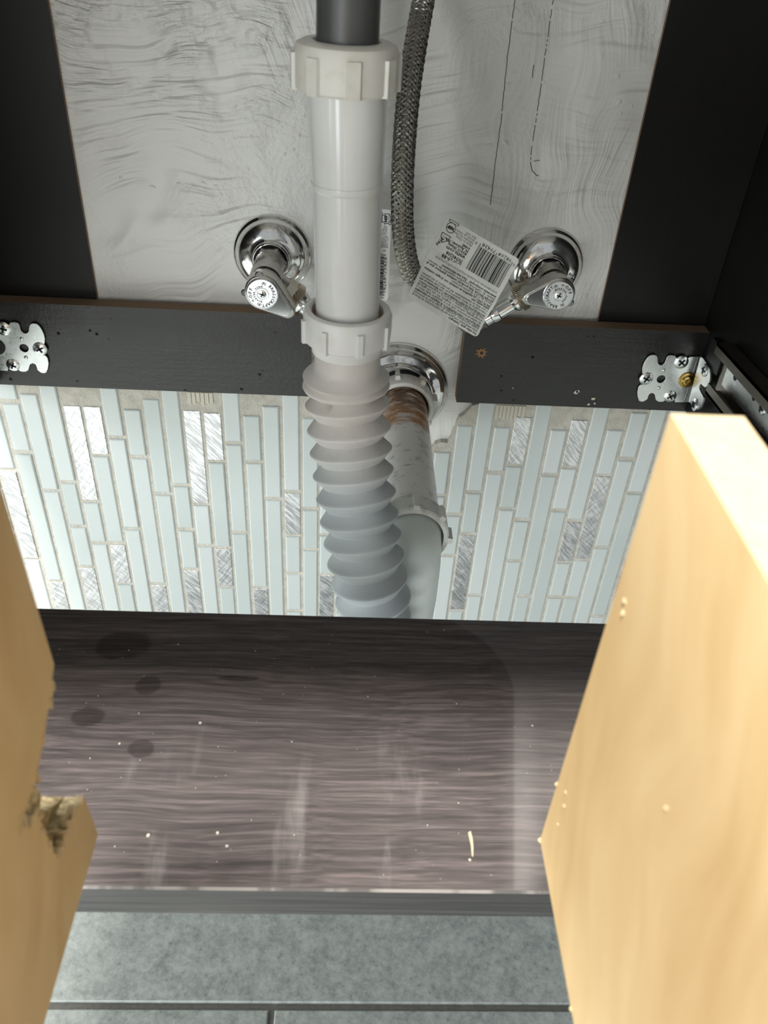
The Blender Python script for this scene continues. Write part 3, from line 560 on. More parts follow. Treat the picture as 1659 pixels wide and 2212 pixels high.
def slide(mir, label):
    f = (lambda p: V(2*MIR-p.x, p.y, p.z+0.0042)) if mir else (lambda p: p)
    t = thing('drawer_slide', f(V(0.262, 0.50, -0.29)), label, 'drawer slide')
    # plate with its round hole
    hole = onY(*z4(375, 545), YB); hl = circ(hole.x, hole.z, 0.0033, 18)
    vs, fs = plate([[(p.x, p.z) for p in P2], hl], 0.0014, 0.00025, 1)
    m = MB().add([f(V(v.x, YB+v.z, v.y)) for v in vs], fs)
    br = m.build('rear_bracket', MAT['zinc'], t, 30)
    fl = [flange_pt(q) for q in BFL]
    m = MB().prism([f(p) for p in fl], f(V(0.0012, 0, 0))-f(V(0, 0, 0))); m.build('side_flange', MAT['zinc'], br, 30)
    top_, bot_ = P2[24], P2[25]
    m = MB(); e = V(0, 0.0006, 0)
    m.prism([f(top_-e), f(bot_-e), f(V(XB+0.0012, YB-0.0008, bot_.z)), f(V(XB+0.0012, YB-0.0008, top_.z))], (0, 0.0014, 0)); m.build('bend', MAT['zinc'], br, 0)
    for q, r in (((200, 545), .0053), ((622, 348), .0055), ((488, 755), .0050)):
        p = onY(*z4(*q), YB-0.001); screw_at(f(p+V(0, 0.0003, 0)), (0, -1, 0), r, br, rot=random.uniform(0, 1.5))
    for q in ((405, 440), (345, 650)):
        p = onY(*z4(*q), YB); m = MB().rev(f(p+V(0, -0.0004, 0)), (0, -1, 0), [(.0017, 0), (.0014, .0006), (.0006, .0011), (.0001, .0012)], 14); m.build('dimple', MAT['zinc_screw'], br)
    p = onY(*z4(682, 552), YB); m = MB().rev(f(p+V(0, -0.0006, 0)), (0, -1, 0), [(.0066, 0), (.0066, .0006), (.0062, .0014), (.0046, .0016), (.0036, .0028), (.0022, .0030), (.0018, .0020), (.0001, .0018)], 28); m.build('rivet', MAT['brass' if not mir else 'dark_slot'], br)  # brass rivet on the right; mirrored side gets a dark disc for a hole
    for q in ((905, 440), (785, 855)):
        p = flange_pt(q); n_ = f(V(-1, 0, 0))-f(V(0, 0, 0)); screw_at(f(p+V(-0.0002, 0, 0)), n_, .0050, br, rot=random.uniform(0, 1.5))
    # channel: base plate on the cabinet side and two turned lips
    y0, y1 = 0.527, 0.20
    def zt(Y): return -0.2400 + 0.05*(0.527-Y)
    def bar(name, x0, x1, dz0, dz1, ya, yb, mat, parent):
        po = [V(x0, ya, zt(ya)+dz0), V(x0, yb, zt(yb)+dz0), V(x0, yb, zt(yb)+dz1), V(x0, ya, zt(ya)+dz1)]
        return MB().prism([f(p) for p in po], f(V(x1-x0, 0, 0))-f(V(0, 0, 0))).build(name, mat, parent, 30)
    ch = bar('channel', 0.2672, 0.2684, -0.036, 0.0, y0, y1, MAT['slide'], t)
    bar('channel_lip', 0.2575, 0.2690, -0.0015, 0.0008, y0, y1, MAT['slide'], ch); bar('channel_lip', 0.2575, 0.2590, -0.0075, 0.0008, y0, y1, MAT['slide'], ch)
    bar('channel_lip', 0.2575, 0.2690, -0.0365, -0.0345, y0-.006, y1, MAT['slide'], ch); bar('channel_lip', 0.2575, 0.2590, -0.0365, -0.0285, y0-.006, y1, MAT['slide'], ch)
    bar('nylon_stop', 0.2655, 0.2696, -0.0260, -0.0060, 0.553, 0.529, MAT['black_nylon'], t)
    pl_ = bar('inner_plate', 0.2655, 0.2668, -0.0275, -0.0085, 0.517, 0.30, MAT['zinc'], ch)
    for q, r in (((1390, 580), .0042), ((1590, 900), .0044)):
        p = onX(*z4(*q), 0.2650); n_ = f(V(-1, 0, 0))-f(V(0, 0, 0)); screw_at(f(V(0.2654, p.y, p.z)), n_, r, pl_, rot=.6)
    p = onX(*z4(1260, 520), 0.2650); MB().rev(f(V(0.2656, p.y, p.z)), f(V(-1, 0, 0))-f(V(0, 0, 0)), [(.0028, 0), (.0028, .0003)], 16).build('slot', MAT['dark_slot'], pl_)
    p = onX(*z4(1480, 775), 0.2650); MB().rev(f(V(0.2656, p.y, p.z)), f(V(-1, 0, 0))-f(V(0, 0, 0)), [(.0020, 0), (.0020, .0003)], 16).build('slot', MAT['dark_slot'], pl_)
    return t
slide(False, 'zinc drawer-slide bracket with brass rivet and dark channel on the right back rail')
slide(True, 'zinc drawer-slide bracket screwed to the left end of the left back rail')

# ================================================================== plumbing
def nut(o, ax, r, h, bore, mat, parent, ribs=8, rib=0.0022, ribw=0.0046, name='slip_nut', start=0.35, top_r=0.0025, collar=0.0):
    o = Vector(o); ax = Vector(ax).normalized(); m = MB()
    prof = [(bore, h*.55), (bore, h-0.001), (bore+.001, h), (r-top_r, h), (r-top_r*.3, h-top_r*.3), (r, h-top_r), (r, 0.0012), (r-.0012, 0), (bore, 0), (bore, h*.55)]
    m.rev(o, ax, prof, 56, caps=False); n_ = m.build(name, mat, parent, 40)
    a = ax.orthogonal().normalized(); b_ = ax.cross(a)
    for k in range(ribs):
        t_ = start+2*math.pi*k/ribs; e = a*math.cos(t_)+b_*math.sin(t_); s_ = ax.cross(e)
        q = [o+e*(r-.001)-s_*ribw/2, o+e*(r+rib)-s_*ribw*.36, o+e*(r+rib)+s_*ribw*.36, o+e*(r-.001)+s_*ribw/2]
        MB().prism([p+ax*0.0002 for p in q], ax*(h-0.0048)).build('grip_rib', mat, n_, 0)
    return n_
YD = 0.385; KD = YD/0.440
fd = thing('sink_drain_pipe', V(-0.003, YD, -0.23), 'white sink drain tube with slip nuts running into a ribbed flexible hose', 'drain pipe')
gp = [onY(752, 0, YD), onY(752, 108, YD)]; xg = -0.0066*KD
MB().rev(V(xg, YD, ZT), (0, 0, -1), [(.01485*KD, 0), (.01485*KD, ZT+0.066)], 48).build('tailpiece', MAT['grey_plastic'], fd)['label'] = 'dark grey plastic tailpiece'
zt1 = onY(748, 197, YD).z; zt0 = onY(748, 116, YD).z
nut(V(-0.0069*KD, YD, zt1+0.0004), (0, 0, 1), 0.0252*KD, 0.0212*KD, 0.0152*KD, MAT['nut_plastic'], fd, 8, 0.0012, 0.0070, start=0.16, top_r=0.004)
zs = onY(750, 402, YD).z; zn2 = onY(750, 662, YD).z; zn2b = onY(750, 735, YD).z
def path_tube(name, pa, mat, n=48):
    m = MB(); m.tube([V(x, YD, z) for x, z, r in pa], [r*KD for x, z, r in pa], n); return m.build(name, mat, fd)
def xa(z): return (-0.0064 + (0.0044)*(min(max((-z/KD-0.07)/0.16, 0), 1)))*KD
path_tube('upper_tube', [(xa(z), z, r) for z, r in ((zt1+.006, .0196), (-0.0905*KD, .0193), (-0.110*KD, .0187), (zs+.0025, .0185), (zs+.0022, .0189), (zs+.0006, .0190), (zs-.0006, .0186), (zs-.0012, .0182))], MAT['white_plastic'])
path_tube('lower_tube', [(xa(z), z, r) for z, r in ((zs+.002, .0183), (-0.150*KD, .0182), (zn2-0.014, .0180))], MAT['white_plastic'])
nut(V(-0.0030*KD, YD, zn2b+0.0008), (0, 0, 1), 0.0252*KD, 0.0190*KD, 0.0205*KD, MAT['nut_white'], fd, 8, 0.0014, 0.0036, start=0.30, top_r=0.002)
MB().rev(V(-0.0030*KD, YD, zn2b), (0, 0, 1), [(r*KD, h_*KD) for r, h_ in ((.0182, .0150), (.0204, .0150), (.0204, .0120), (.0182, .0120), (.0182, .0150))], 48, caps=False).build('rubber_washer', MAT['chip_brown'], fd)
# ribbed hose: ridge centres measured down the hose
rc = [(748, 813, 93.5), (748, 831, 94.5), (750, 871, 91.5), (754, 924, 91), (758, 972, 89.5), (763, 1020, 88), (769, 1069, 87), (776, 1117, 86), (783, 1163, 85), (790, 1207, 84.5), (798, 1252, 83.5), (806, 1293, 82.5)]
ry = [.385, .385, .384, .381, .378, .374, .370, .366, .362, .358, .355, .353]   # the hose leans towards the room as it drops
rp = [onY(x, y, Y) for (x, y, w), Y in zip(rc, ry)]; rr_ = [w/F*p.dot(FWD) for (x, y, w), p in zip(rc, rp)]
rp += [rp[-1]+V(.002, -.0005, -.0145), rp[-1]+V(.004, -.0008, -.029), rp[-1]+V(.0065, .0, -.044), rp[-1]+V(.0095, .003, -.059), rp[-1]+V(.0125, .008, -.073), rp[-1]+V(.0155, .016, -.083), rp[-1]+V(.0185, .025, -.088)]; rr_ += [.0215]*7
ctr = [V(-0.0024*KD, YD, zn2b+.004), V(-0.0022*KD, YD, rp[0].z+.0075)]; rad = [.0192*KD, .0196*KD]
for i, p in enumerate(rp):
    rid = rr_[i]; va = rid-.0052; pv = rp[i-1] if i else ctr[1]
    nx = rp[i+1] if i+1 < len(rp) else p+(p-pv)
    if i == 0: ctr += [p+V(0, 0, .0044), p+V(0, 0, .0014), p+V(0, 0, .0004), p, p+V(0, 0, -.0008)]; rad += [.0206*KD, rid-.0009, rid+.0001, rid, rid-.001]; 
    else:
        d = p-pv; L = d.length
        if i == 1: seq = [(.35, rid-.0020), (.62, rid-.0011), (.88, rid-.0001), (1.0, rid), (1.12, rid-.0006)]
        else: seq = [(.48, va+.0001), (.50, va), (.52, va+.0001), (.90, rid-.0009), (.965, rid-.0001), (1.0, rid), (1.035, rid-.0001), (1.10, rid-.0009)]
        for t_, r in seq: ctr.append(pv+d*t_ if t_ <= 1 else p+(nx-p)*(t_-1)); rad.append(r)
m = MB(); fr = []
base = rp[0]
def tangent(z_i): return None
# smooth tangents so that the rings stay flat discs
sp_pts = [ctr[0]] + rp; 
def tan_at(p):
    k = min(range(len(sp_pts)), key=lambda j: (sp_pts[j]-p).length); a = sp_pts[max(k-2, 0)]; b_ = sp_pts[min(k+2, len(sp_pts)-1)]; return (b_-a).normalized()
n = 56; vs = []; fs = []; tl = [tan_at(p) for p in ctr]
for it in range(4): tl = [(tl[max(i-1, 0)]+tl[i]+tl[min(i+1, len(tl)-1)]).normalized() for i in range(len(tl))]
for p, r, t_ in zip(ctr, rad, tl):
    a = V(1, 0, 0); a = (a-t_*a.dot(t_)).normalized(); b_ = t_.cross(a)
    vs += [p+(a*math.cos(2*math.pi*k/n)+b_*math.sin(2*math.pi*k/n))*r for k in range(n)]
for i in range(len(ctr)-1):
    for k in range(n): fs.append((i*n+k, i*n+(k+1) % n, (i+1)*n+(k+1) % n, (i+1)*n+k))
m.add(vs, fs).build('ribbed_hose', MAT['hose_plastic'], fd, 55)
MB().rev(V(-0.0028*KD, YD, zn2b-0.0008), (0, 0, -1), [(r*KD, h_*KD) for r, h_ in ((.0192, -.004), (.0214, -.004), (.0214, .0008), (.0206, .0020), (.0206, .0050), (.0196, .0056))], 48, caps=False).build('hose_collar', MAT['nut_white'], fd)

# wall outlet: chrome flange, nut, stained trap arm, lower nut, bend going down
XA, ZA = 0.0415, -0.321
wp = thing('trap_arm_pipe', V(XA, YW, ZA), 'rust-stained white trap arm coming out of the wall behind the ribbed hose', 'drain pipe')
fc = onY(857, 842, YW)
MB().rev(fc, (0, -1, 0), [(.0415, 0), (.0415, .0014), (.0406, .0030), (.0396, .0036), (.0388, .0060), (.0368, .0088), (.0342, .0106), (.0312, .0118), (.0292, .0132), (.0284, .0150), (.0278, .0152), (.0274, .0146), (.0280, .0080), (.0300, .0020)], 72, caps=False).build('wall_flange', MAT['chrome'], wp, 60)['label'] = 'scratched chrome wall flange'
MB().rev(V(XA, YW-.0005, ZA), (0, -1, 0), [(.0215, 0), (.0215, .014)], 32).build('wall_stub', MAT['hose_core'], wp)
nut(V(XA, 0.5715, ZA), (0, -1, 0), 0.0245, 0.0155, 0.0204, MAT['rusty_nut'], wp, 8, 0.0036, 0.0046, start=0.2, top_r=.002)
MB().rev(V(XA, 0.572, ZA), (0, -1, 0), [(.0190, 0), (.0190, 0.165)], 56).build('trap_arm', MAT['rusty_pipe'], wp)
nut(V(XA+.0004, 0.3975, ZA-.0002), (0, 1, 0), 0.0232, 0.0165, 0.0198, MAT['grimy_nut'], wp, 8, 0.0024, 0.0046, start=0.05)
bend = [V(XA, 0.420, ZA), V(XA, 0.408, ZA)] + [V(XA, 0.406-0.017*math.sin(t_), ZA-0.017*(1-math.cos(t_))) for t_ in [k*math.pi/2/9 for k in range(10)]] + [V(XA, 0.389, ZA-.04), V(XA-.001, 0.389, ZA-.065), V(XA-.001, .389, -0.412)]
MB().tube(bend, [.0188]*len(bend), 48).build('trap_bend', MAT['trap_plastic'], wp)
nut(V(XA-.001, .389, -0.420), (0, 0, 1), 0.0232, 0.018, 0.0190, MAT['grimy_nut'], wp, 8, 0.0022)

# ---- braided hoses
def braid(path, r, name, parent, carriers=12, pitch=0.032):
    fr = frames(path); L = [0]
    for a, b_ in zip(path, path[1:]): L.append(L[-1]+(b_-a).length)
    MB().tube(path, r*.86, 14).build('hose_liner', MAT['hose_core'], parent)
    tot = L[-1]; step = 0.0011; ns = int(tot/step); m = MB()
    def at(s):
        import bisect
        i = min(max(bisect.bisect(L, s)-1, 0), len(L)-2); t_ = (s-L[i])/(L[i+1]-L[i])
        p0, t0, a0, b0 = fr[i]; p1, t1, a1, b1 = fr[i+1]
        return p0.lerp(p1, t_), a0.lerp(a1, t_).normalized(), b0.lerp(b1, t_).normalized(), t0
    AT = [at(tot*i/ns) for i in range(ns+1)]
    wdt = 2*math.pi/carriers*0.46
    for sgn in (1, -1):
        for c_ in range(carriers):
            vs = []; fs = []
            for i in range(ns+1):
                p, a, b_, t0 = AT[i]; s = tot*i/ns; th0 = sgn*2*math.pi*s/pitch + 2*math.pi*c_/carriers
                ph = carriers*(2*math.pi*s/pitch)                       # over two, under two
                ov = 0.00028*math.sin(ph*1.0 + sgn*0.0 + math.pi*c_*1.0 + (0 if sgn > 0 else math.pi))
                for q, e in ((-1, -.0003), (0, .00022), (1, -.0003)):
                    th = th0+q*wdt; rr = r*.95+ov+e; vs.append(p+(a*math.cos(th)+b_*math.sin(th))*rr)
            for i in range(ns):
                for q in range(2): fs.append((i*3+q, i*3+q+1, i*3+q+4, i*3+q+3))
            m.add(vs, fs)
    return m.build(name, MAT['braid'], parent, 50, False)
def fittings(o, d, parent):          # crimp sleeve + ring of a hose end; o = point at the nut, d = direction away from the valve
    d = Vector(d).normalized(); m = MB(); n = 30; vs = []; fs = []
    prof = [(.0070, 0), (.0080, .0008), (.0080, .0030), (.0070, .0040), (.0064, .0050), (.0064, .0150), (.0062, .0158), (.0070, .0165), (.0074, .0190), (.0070, .0215), (.0064, .0222), (.0062, .027)]
    a = d.orthogonal().normalized(); b_ = d.cross(a); o = Vector(o)
    for r, h in prof:
        for k in range(n):
            rr = r*(1-0.06*(k % 2)) if .0045 < h < .0155 else r
            vs.append(o+d*h+(a*math.cos(2*math.pi*k/n)+b_*math.sin(2*math.pi*k/n))*rr)
    for i in range(len(prof)-1):
        for k in range(n): fs.append((i*n+k, i*n+(k+1) % n, (i+1)*n+(k+1) % n, (i+1)*n+k))
    m.add(vs, fs); return m.build('crimp_sleeve', MAT['bright_chrome'], parent, 25)

# ---- shut-off valves
def glyphs(txt, R, size, a_mid, fn, m, thick=0.0003, span=None, inward=False, mi=0):
    n = len(txt); span = span or n*size*0.72/R
    for i, ch in enumerate(txt):
        if ch == ' ': continue
        th = a_mid - (i-(n-1)/2)*span/max(n-1, 1)
        vs, fs = text(ch, size, 'CENTER', thick, 1, 0.00004); ca, sa = math.cos(th-math.pi/2), math.sin(th-math.pi/2)
        m.add([fn(R*math.cos(th)+v.x*ca-v.y*sa, R*math.sin(th)+v.x*sa+v.y*ca, v.z) for v in vs], fs, mi)
def valve(cx, cz, yface, hdir, odir, hl, rot, label):
    t = thing('shutoff_valve', V(cx, YW, cz), label, 'valve', 'quarter-turn shutoff valves on the plaster wall')
    MB().rev(V(cx, YW, cz), (0, -1, 0), [(.0282, 0), (.0282, .0010), (.0272, .0022), (.0262, .0026), (.0255, .0048), (.0232, .0082), (.0200, .0104), (.0165, .0114), (.0142, .0120), (.0130, .0135), (.0126, .0165), (.0120, .0165), (.0121, .0100)], 64, caps=False).build('wall_flange', MAT['chrome'], t, 60)
    ybk = yface+0.020; o = V(cx, 0, cz)
    MB().rev(V(cx, YW, cz), (0, -1, 0), [(.0098, 0), (.0098, .010), (.0104, .0105), (.0104, YW-ybk-.012), (.0112, YW-ybk-.0115), (.0112, YW-ybk)], 40).build('valve_body', MAT['dull_chrome'], t, 40)
    MB().rev(V(cx, YW-.013, cz), (0, -1, 0), [(.0108, 0), (.0116, .001), (.0116, .009), (.0108, .010)], 6, start=.3).build('packing_nut', MAT['dull_chrome'], t, 20)
    # outlet branch and knurled compression nut
    od = V(odir[0], 0, odir[1]).normalized(); yb = ybk+0.0105; ob = V(cx, yb, cz)
    MB().rev(ob, od, [(.0082, .004), (.0082, .016)], 30).build('outlet', MAT['dull_chrome'], t, 40)
    kn = MB().rev(ob+od*.0135, od, [(.0088, 0), (.0096, .0006), (.0096, .0085), (.0088, .0090)], 6, start=.2).build('compression_nut', MAT['knurl'], t, 20)
    m = MB(); n, kx = 54, 7; vs = []; fs = []; a = od.orthogonal().normalized(); b_ = od.cross(a)
    for i in range(kx+2):
        for k in range(n):
            dia = 0 if i in (0, kx+1) else (0.0005 if (i+k) % 2 == 0 else -0.0001)
            r = .0098+dia-(.0009 if i in (0, kx+1) else 0); vs.append(ob+od*(.0205+.0060*i/(kx+1))+(a*math.cos(2*math.pi*k/n)+b_*math.sin(2*math.pi*k/n))*r)
    for i in range(kx+1):
        for k in range(n): fs.append((i*n+k, i*n+(k+1) % n, (i+1)*n+(k+1) % n, (i+1)*n+k))
    fs.append(tuple(range(n))); fs.append(tuple((kx+1)*n+k for k in range(n))); m.add(vs, fs).build('knurled_ring', MAT['knurl'], kn, 0)
    # teardrop handle
    ha = math.atan2(hdir[1], hdir[0]); R, r2 = .0118, .0048; g = math.acos((R-r2)/hl)
    out = circ(0, 0, R, 28, g, 2*math.pi-g) + circ(hl, 0, r2, 12, -g, g)
    out = [(x*math.cos(ha)-z*math.sin(ha), x*math.sin(ha)+z*math.cos(ha)) for x, z in out]
    vs, fs = plate([out], 0.0135, 0.0012, 2)
    hd = MB().add([V(cx+v.x, yface+.0085-v.z, cz+v.y) for v in vs], fs).build('handle', MAT['dull_chrome'], t, 40)
    vs, fs = plate([[(x*.90, z*.90) for x, z in out]], 0.0016, 0.0006, 2)
    MB().add([V(cx+v.x, yface+.0015-v.z, cz+v.y) for v in vs], fs).build('handle_face', MAT['bright_chrome'], hd, 40)
    cap = MB().rev(V(cx, yface+.0012, cz), (0, -1, 0), [(.0104, 0), (.0104, .0012), (.0099, .0018), (.0096, .0018), (.0094, .0015), (.0044, .0015), (.0042, .0020), (.0034, .0020), (.0032, .0014), (.0001, .0013)], 48).build('handle_cap', MAT['satin_cap'], hd, 30)
    for k in (-1, 1):
        e = ha+math.pi+k*0.75; p = V(cx+math.cos(e)*.0116, yface+.0045, cz+math.sin(e)*.0116); MB().rev(p, (0, -1, 0), [(.0026, -.003), (.0026, .001), (.0020, .0018)], 14).build('grip_lug', MAT['bright_chrome'], hd, 30)
    m = MB(); fn = lambda x, z, h: V(cx+x, yface-.0003-h, cz+z)
    glyphs('BRASSCRAFT', .0068, .0028, rot, fn, m, span=2.3); glyphs('OFF', .0068, .0030, rot-math.pi+0.25, fn, m, span=.62); glyphs('(B)', .0068, .0022, rot-math.pi*.48, fn, m, span=.30); glyphs('(R)', .0068, .0022, rot+math.pi*.55, fn, m, span=.30); glyphs('<-', .0068, .0026, rot-math.pi*.72, fn, m, span=.25)
    glyphs('QUARTER-TURN', .0047, .0015, rot-math.pi*.9, fn, m, span=3.0)
    m.build('raised_lettering', MAT['letter_dark'], cap, 0)  # letters in one even dark grey
    screw_at(V(cx, yface+.0002, cz), (0, -1, 0), .0030, cap, rot=.4)
    return ob+od*.0265, od, t
vl = valve(-0.0592, -0.2115, 0.5095, (0.80, -0.62), (0.80, -0.60), 0.0205, -0.35, 'chrome quarter-turn valve left of the white drain tube')
vr = valve(0.1393, -0.2113, 0.5290, (-0.96, -0.20), (-0.80, -0.60), 0.0195, math.pi*1.12, 'chrome quarter-turn valve right of the drain, beside the paper tag')

hs = thing('supply_hose', vr[0], 'braided steel supply hose curving down to the right valve', 'hose', 'braided supply hoses')
fittings(vr[0], vr[1], hs)
end = vr[0]+vr[1]*.0265
o1 = vr[1]
pth = [V(.045, .560, .06), V(.0425, .551, .01), onY(915, 0, .541), onY(899, 90, .521), onY(884, 190, .500), onY(874, 300, .484), onY(869, 410, .478), onY(871, 500, .484), onY(883, 572, .495), onY(908, 622, .508), onY(948, 655, .521), onY(998, 678, .533), end+o1*.010+V(-.004, .0005, .001), end]
braid(spline(pth, 10), .0066, 'steel_braid', hs)
hs2 = thing('supply_hose', vl[0], 'braided steel supply hose hidden behind the white drain tube, from the left valve', 'hose', 'braided supply hoses')
fittings(vl[0], vl[1], hs2); e2 = vl[0]+vl[1]*.0265
braid(spline([e2, e2+vl[1]*.008, e2+V(.020, .002, -.010), e2+V(.030, .0, .006), V(.006, .510, -.20), V(-.002, .512, -.15), V(-.0060, .515, -.10), V(-.0075, .52, -.04), V(-.008, .53, .06)], 8), .0064, 'steel_braid', hs2)

# ---- paper tags
LOREM = ['For video guia: Catalogos', 'visite www.watts.com para ver las instrucciones en linea al', 'instalar el producto. Consulte el codigo local de plomeria', 'INSTALACION Y MANTENIMIENTO: El instalador es responsable', 'de revisar el conector cada ano y cambiarlo cada cinco o', 'al notar grietas, corrosion o desgaste. No use con agua de', 'mas de 60 C. Evite doblar o torcer la manguera flexible.', 'NOTIFICACION DE RESPONSABILIDAD: Los fabricantes no son', 'responsables de danos causados por una mala instalacion', 'o por falta de mantenimiento del producto y sus partes.', 'www.watts.com', 'SIN PLOMO: La superficie en contacto con el agua contiene', 'menos de 0.25% de plomo por peso.', 'ADVERTENCIA: Este producto contiene quimicos que el', 'Estado de California considera causantes de cancer.', 'www.watts.com/prop65   Para mas informacion']
BARS = [(0, 1), (2, 1), (5, 2), (8, 1), (11, 1), (14, 2), (17, 1), (19, 3), (23, 1), (25, 2), (28, 4), (33, 1), (35, 1), (38, 1), (40, 1), (43, 2), (46, 1), (48, 1), (50, 4), (55, 1), (58, 3), (62, 1), (65, 2), (68, 1), (71, 1), (73, 3), (77, 1), (79, 2), (82, 1), (85, 3), (89, 1), (92, 1), (94, 1)]
def paper_tag(bl, br, tl, tr, bulge, label, loop=None):   # the four corners as the tag is read upright
    cen = (bl+br+tl+tr)/4; t = thing('paper_tag', cen, label, 'tag', 'paper tags on the supply hoses')
    nrm = (br-bl).cross(tl-bl).normalized(); 
    if nrm.y > 0: nrm = -nrm
    sx, sy = (br-bl).length, (tl-bl).length
    def surf(u, v, h=0.0):
        p = bl*(1-u)*(1-v)+br*u*(1-v)+tl*(1-u)*v+tr*u*v
        w = bulge*math.sin(math.pi*u*.9+.2)*.6 + bulge*.5*math.cos(4.4*v) - bulge*.7*max(0, 1-abs((v-.18-.25*u))/.22) + .0005*math.sin(9*u+14*v)*(v > .4)
        return p+nrm*(w+h)
    nu = 28; m = MB(); rr = .05
    def clampc(u, v):                                        # rounded corners
        for cu_, cv_ in ((rr, rr), (1-rr, rr), (rr, 1-rr), (1-rr, 1-rr)):
            if (u-cu_)*(cu_-.5) > 0 and (v-cv_)*(cv_-.5) > 0:
                d = math.hypot(u-cu_, v-cv_)
                if d > rr: return cu_+(u-cu_)*rr/d, cv_+(v-cv_)*rr/d
        return u, v
    for side in (0, 1):
        vs = []; fs = []
        for j in range(nu+1):
            for i in range(nu+1):
                u, v = clampc(i/nu, j/nu); vs.append(surf(u, v, -0.00035*side))
        for j in range(nu):
            for i in range(nu): fs.append((j*(nu+1)+i, j*(nu+1)+i+1, (j+1)*(nu+1)+i+1, (j+1)*(nu+1)+i))
        m.add(vs, fs)
    N = (nu+1)**2; edge = [i for i in range(nu)] + [j*(nu+1)+nu for j in range(nu)] + [nu*(nu+1)+i for i in range(nu, 0, -1)] + [j*(nu+1) for j in range(nu, 0, -1)]
    for a, b_ in zip(edge, edge[1:]+edge[:1]): m.f.append([a, b_, b_+N, a+N]); m.m.append(0)
    m.build('card', MAT['paper'], t, 50)
    ink = MB(); hh = .00012
    def put(vs, fs, u0, v0, rot=0.0):
        c_, s_ = math.cos(rot), math.sin(rot)
        ink.add([surf(u0+(v.x*c_-v.y*s_)/sx, v0+(v.x*s_+v.y*c_)/sy, hh) for v in vs], fs)
    def line(s, u0, v0, size, width=None, bold=0.0, rot=0.0, align='LEFT'):
        vs, fs = text(s, size, align, 0, 1, bold)
        if width:
            w = max(v.x for v in vs); k = width*sx/w
            if k < 1.6: vs = [V(v.x*k, v.y, 0) for v in vs]
        put(vs, fs, u0, v0, rot)
    for a, w in BARS:                                        # bar code
        u0 = .06+.47*a/95; u1 = u0+.47*w/95*1.0
        long_ = a < 3 or a > 91 or 45 < a < 49; va = .065 if long_ else .095; K = 10; vs = []; fs = []
        for k in range(K+1):
            v = va+(.385-va)*k/K; vs += [surf(u0, v, hh), surf(u1, v, hh)]
        for k in range(K): fs.append((2*k, 2*k+1, 2*k+3, 2*k+2))
        ink.add(vs, fs)
    line('0', .02, .065, .0034); line('98268', .085, .042, .0036, .19); line('79438', .31, .042, .0036, .19); line('0', .555, .065, .0034)
    for s, v, sz in (('LFSP20-88', .375, .0034), ('70740208', .325, .0032), ('watts.com', .275, .0035), ('\u00a92013 Watts,', .235, .0026), ('N. Andover, MA', .20, .0026), ('01845', .165, .0024)): line(s, .60, v, sz, None, .00008)
    for s, v in (('Made in China', .125), ('Fabriqu\u00e9 en Chine', .095), ('Hecho en China', .065), ('Rev 12/5', .035)): line(s, .60, v, .0021)
    line('0414', .945, .335, .0031, None, .00008, -1.9)
    def ring(cu_, cv_, r, w): 
        vs, fs = plate([circ(0, 0, r, 28), circ(0, 0, r-w, 28)], 0.00001); put(vs, fs, cu_, cv_)
    ring(.905, .085, .0033, .0004); line('NSF', .868, .071, .0026, None, .0002); 
    vs, fs = plate([[(-.0034, -.002), (.0034, -.002), (.0030, .001), (0, .0042), (-.0030, .001)], [(-.0029, -.0016), (.0029, -.0016), (.0026, .0008), (0, .0036), (-.0026, .0008)]], .00001); put(vs, fs, .915, .205); line('UPC', .885, .195, .0020)
    vs, fs = plate([[(-.0035, -.0008), (.0035, -.0008), (.0035, .0008), (-.0035, .0008)], [(-.0031, -.0005), (.0031, -.0005), (.0031, .0005), (-.0031, .0005)]], .00001); put(vs, fs, .90, .02)
    line('DO NOT REMOVE TAG / NE PAS ENLEVER L\'\u00c9TIQUETTE / NO QUITE LA ETIQUETTA', .05, .432, .0018, .86)
    for k, s in enumerate(LOREM):
        line(s, .035, .955-.0318*k, .0023, .93 if len(s) > 44 else None, .00006 if s[:4].isupper() or s.startswith('www') or s.startswith('For') else .00002)
    ink.build('printed_text', MAT['black_ink'], t, 0, False)
    if loop: 
        MB().tube([Vector(p) for p in loop], .0002, 6)
    return t, surf, nrm
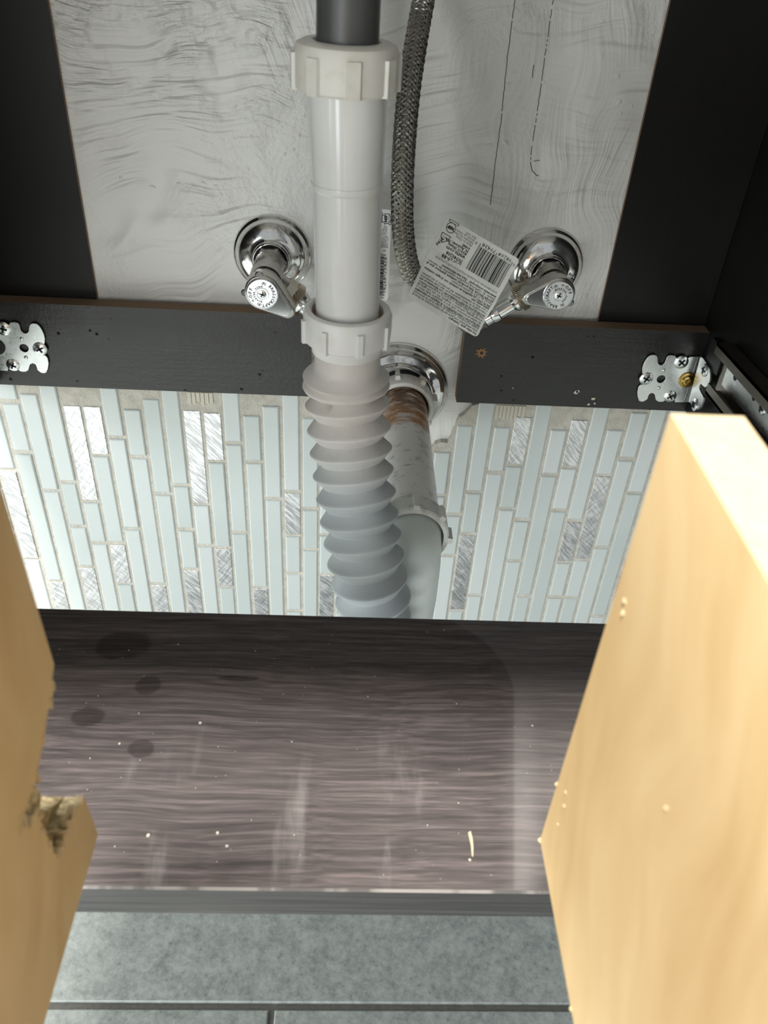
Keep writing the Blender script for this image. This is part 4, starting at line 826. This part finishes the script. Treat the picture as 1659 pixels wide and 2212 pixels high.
TL, TR_, BR_, BLc = onY(965, 466, .499), onY(1123, 560, .508), onY(1030, 729, .505), onY(880, 641, .489)
tg, sf, nm = paper_tag(TR_, TL, BR_, BLc, .0016, 'white paper tag with bar code and fine print, hanging off the braided hose')
# part of the tag folded round the hose
q = [onY(868, 652, .494), onY(872, 614, .497), onY(884, 600, .499), onY(912, 612, .498), onY(905, 640, .4965), onY(888, 652, .4945)]
MB().prism(q, (0, .0004, 0)).build('folded_flap', MAT['paper'], tg, 0)
paper_tag(onY(838, 650, .528), onY(846, 452, .528), onY(715, 640, .531), onY(722, 446, .531), .0012, 'white paper tag mostly hidden behind the white drain tube')

# ================================================================== litter on the shelf
sl = onZ(1017, 1822, -.3); po = [sl+V(dx, dy, .0005) for dx, dy in ((-.0007, .0045), (.0004, .0052), (.0009, .002), (.0008, -.002), (.0003, -.0058), (-.0002, -.0055), (-.0001, -.001))]
o = MB().prism(po, (0, 0, -.0005)).build('wood_splinter', MAT['splinter_wood'], None, 0); tag(o, 'thin pale wood splinter lying on the front of the dark shelf', 'splinter')
m = MB(); rnd = random.Random(5)
for k in range(70):
    x, y = rnd.uniform(-.15, .13), rnd.uniform(.165, .30); r = rnd.choice((.00012, .00016, .0002, .0003)); p = V(x, y, -.3)
    a = rnd.uniform(0, 6); m.prism([p+V(math.cos(a+q)*r*rnd.uniform(.6, 1.3), math.sin(a+q)*r, .0002) for q in (0, 1.3, 2.6, 3.9, 5.2)], (0, 0, -.0002))
for px, py, r in ((432, 1562, .0007), (258, 1607, .0006), (320, 1805, .0009), (490, 1828, .0006), (470, 1800, .0008), (1015, 1858, .0006), (1150, 1568, .0005), (385, 1392, .0004)):
    p = onZ(px, py, -.3); m.prism([p+V(math.cos(q)*r*rnd.uniform(.6, 1.3), math.sin(q)*r, .0003) for q in (0, 1.3, 2.6, 3.9, 5.2)], (0, 0, -.0003))
o = m.build('sawdust', MAT['speck'], None, 0); tag(o, 'pale sawdust specks scattered over the dark shelf', 'sawdust', None, 'stuff')
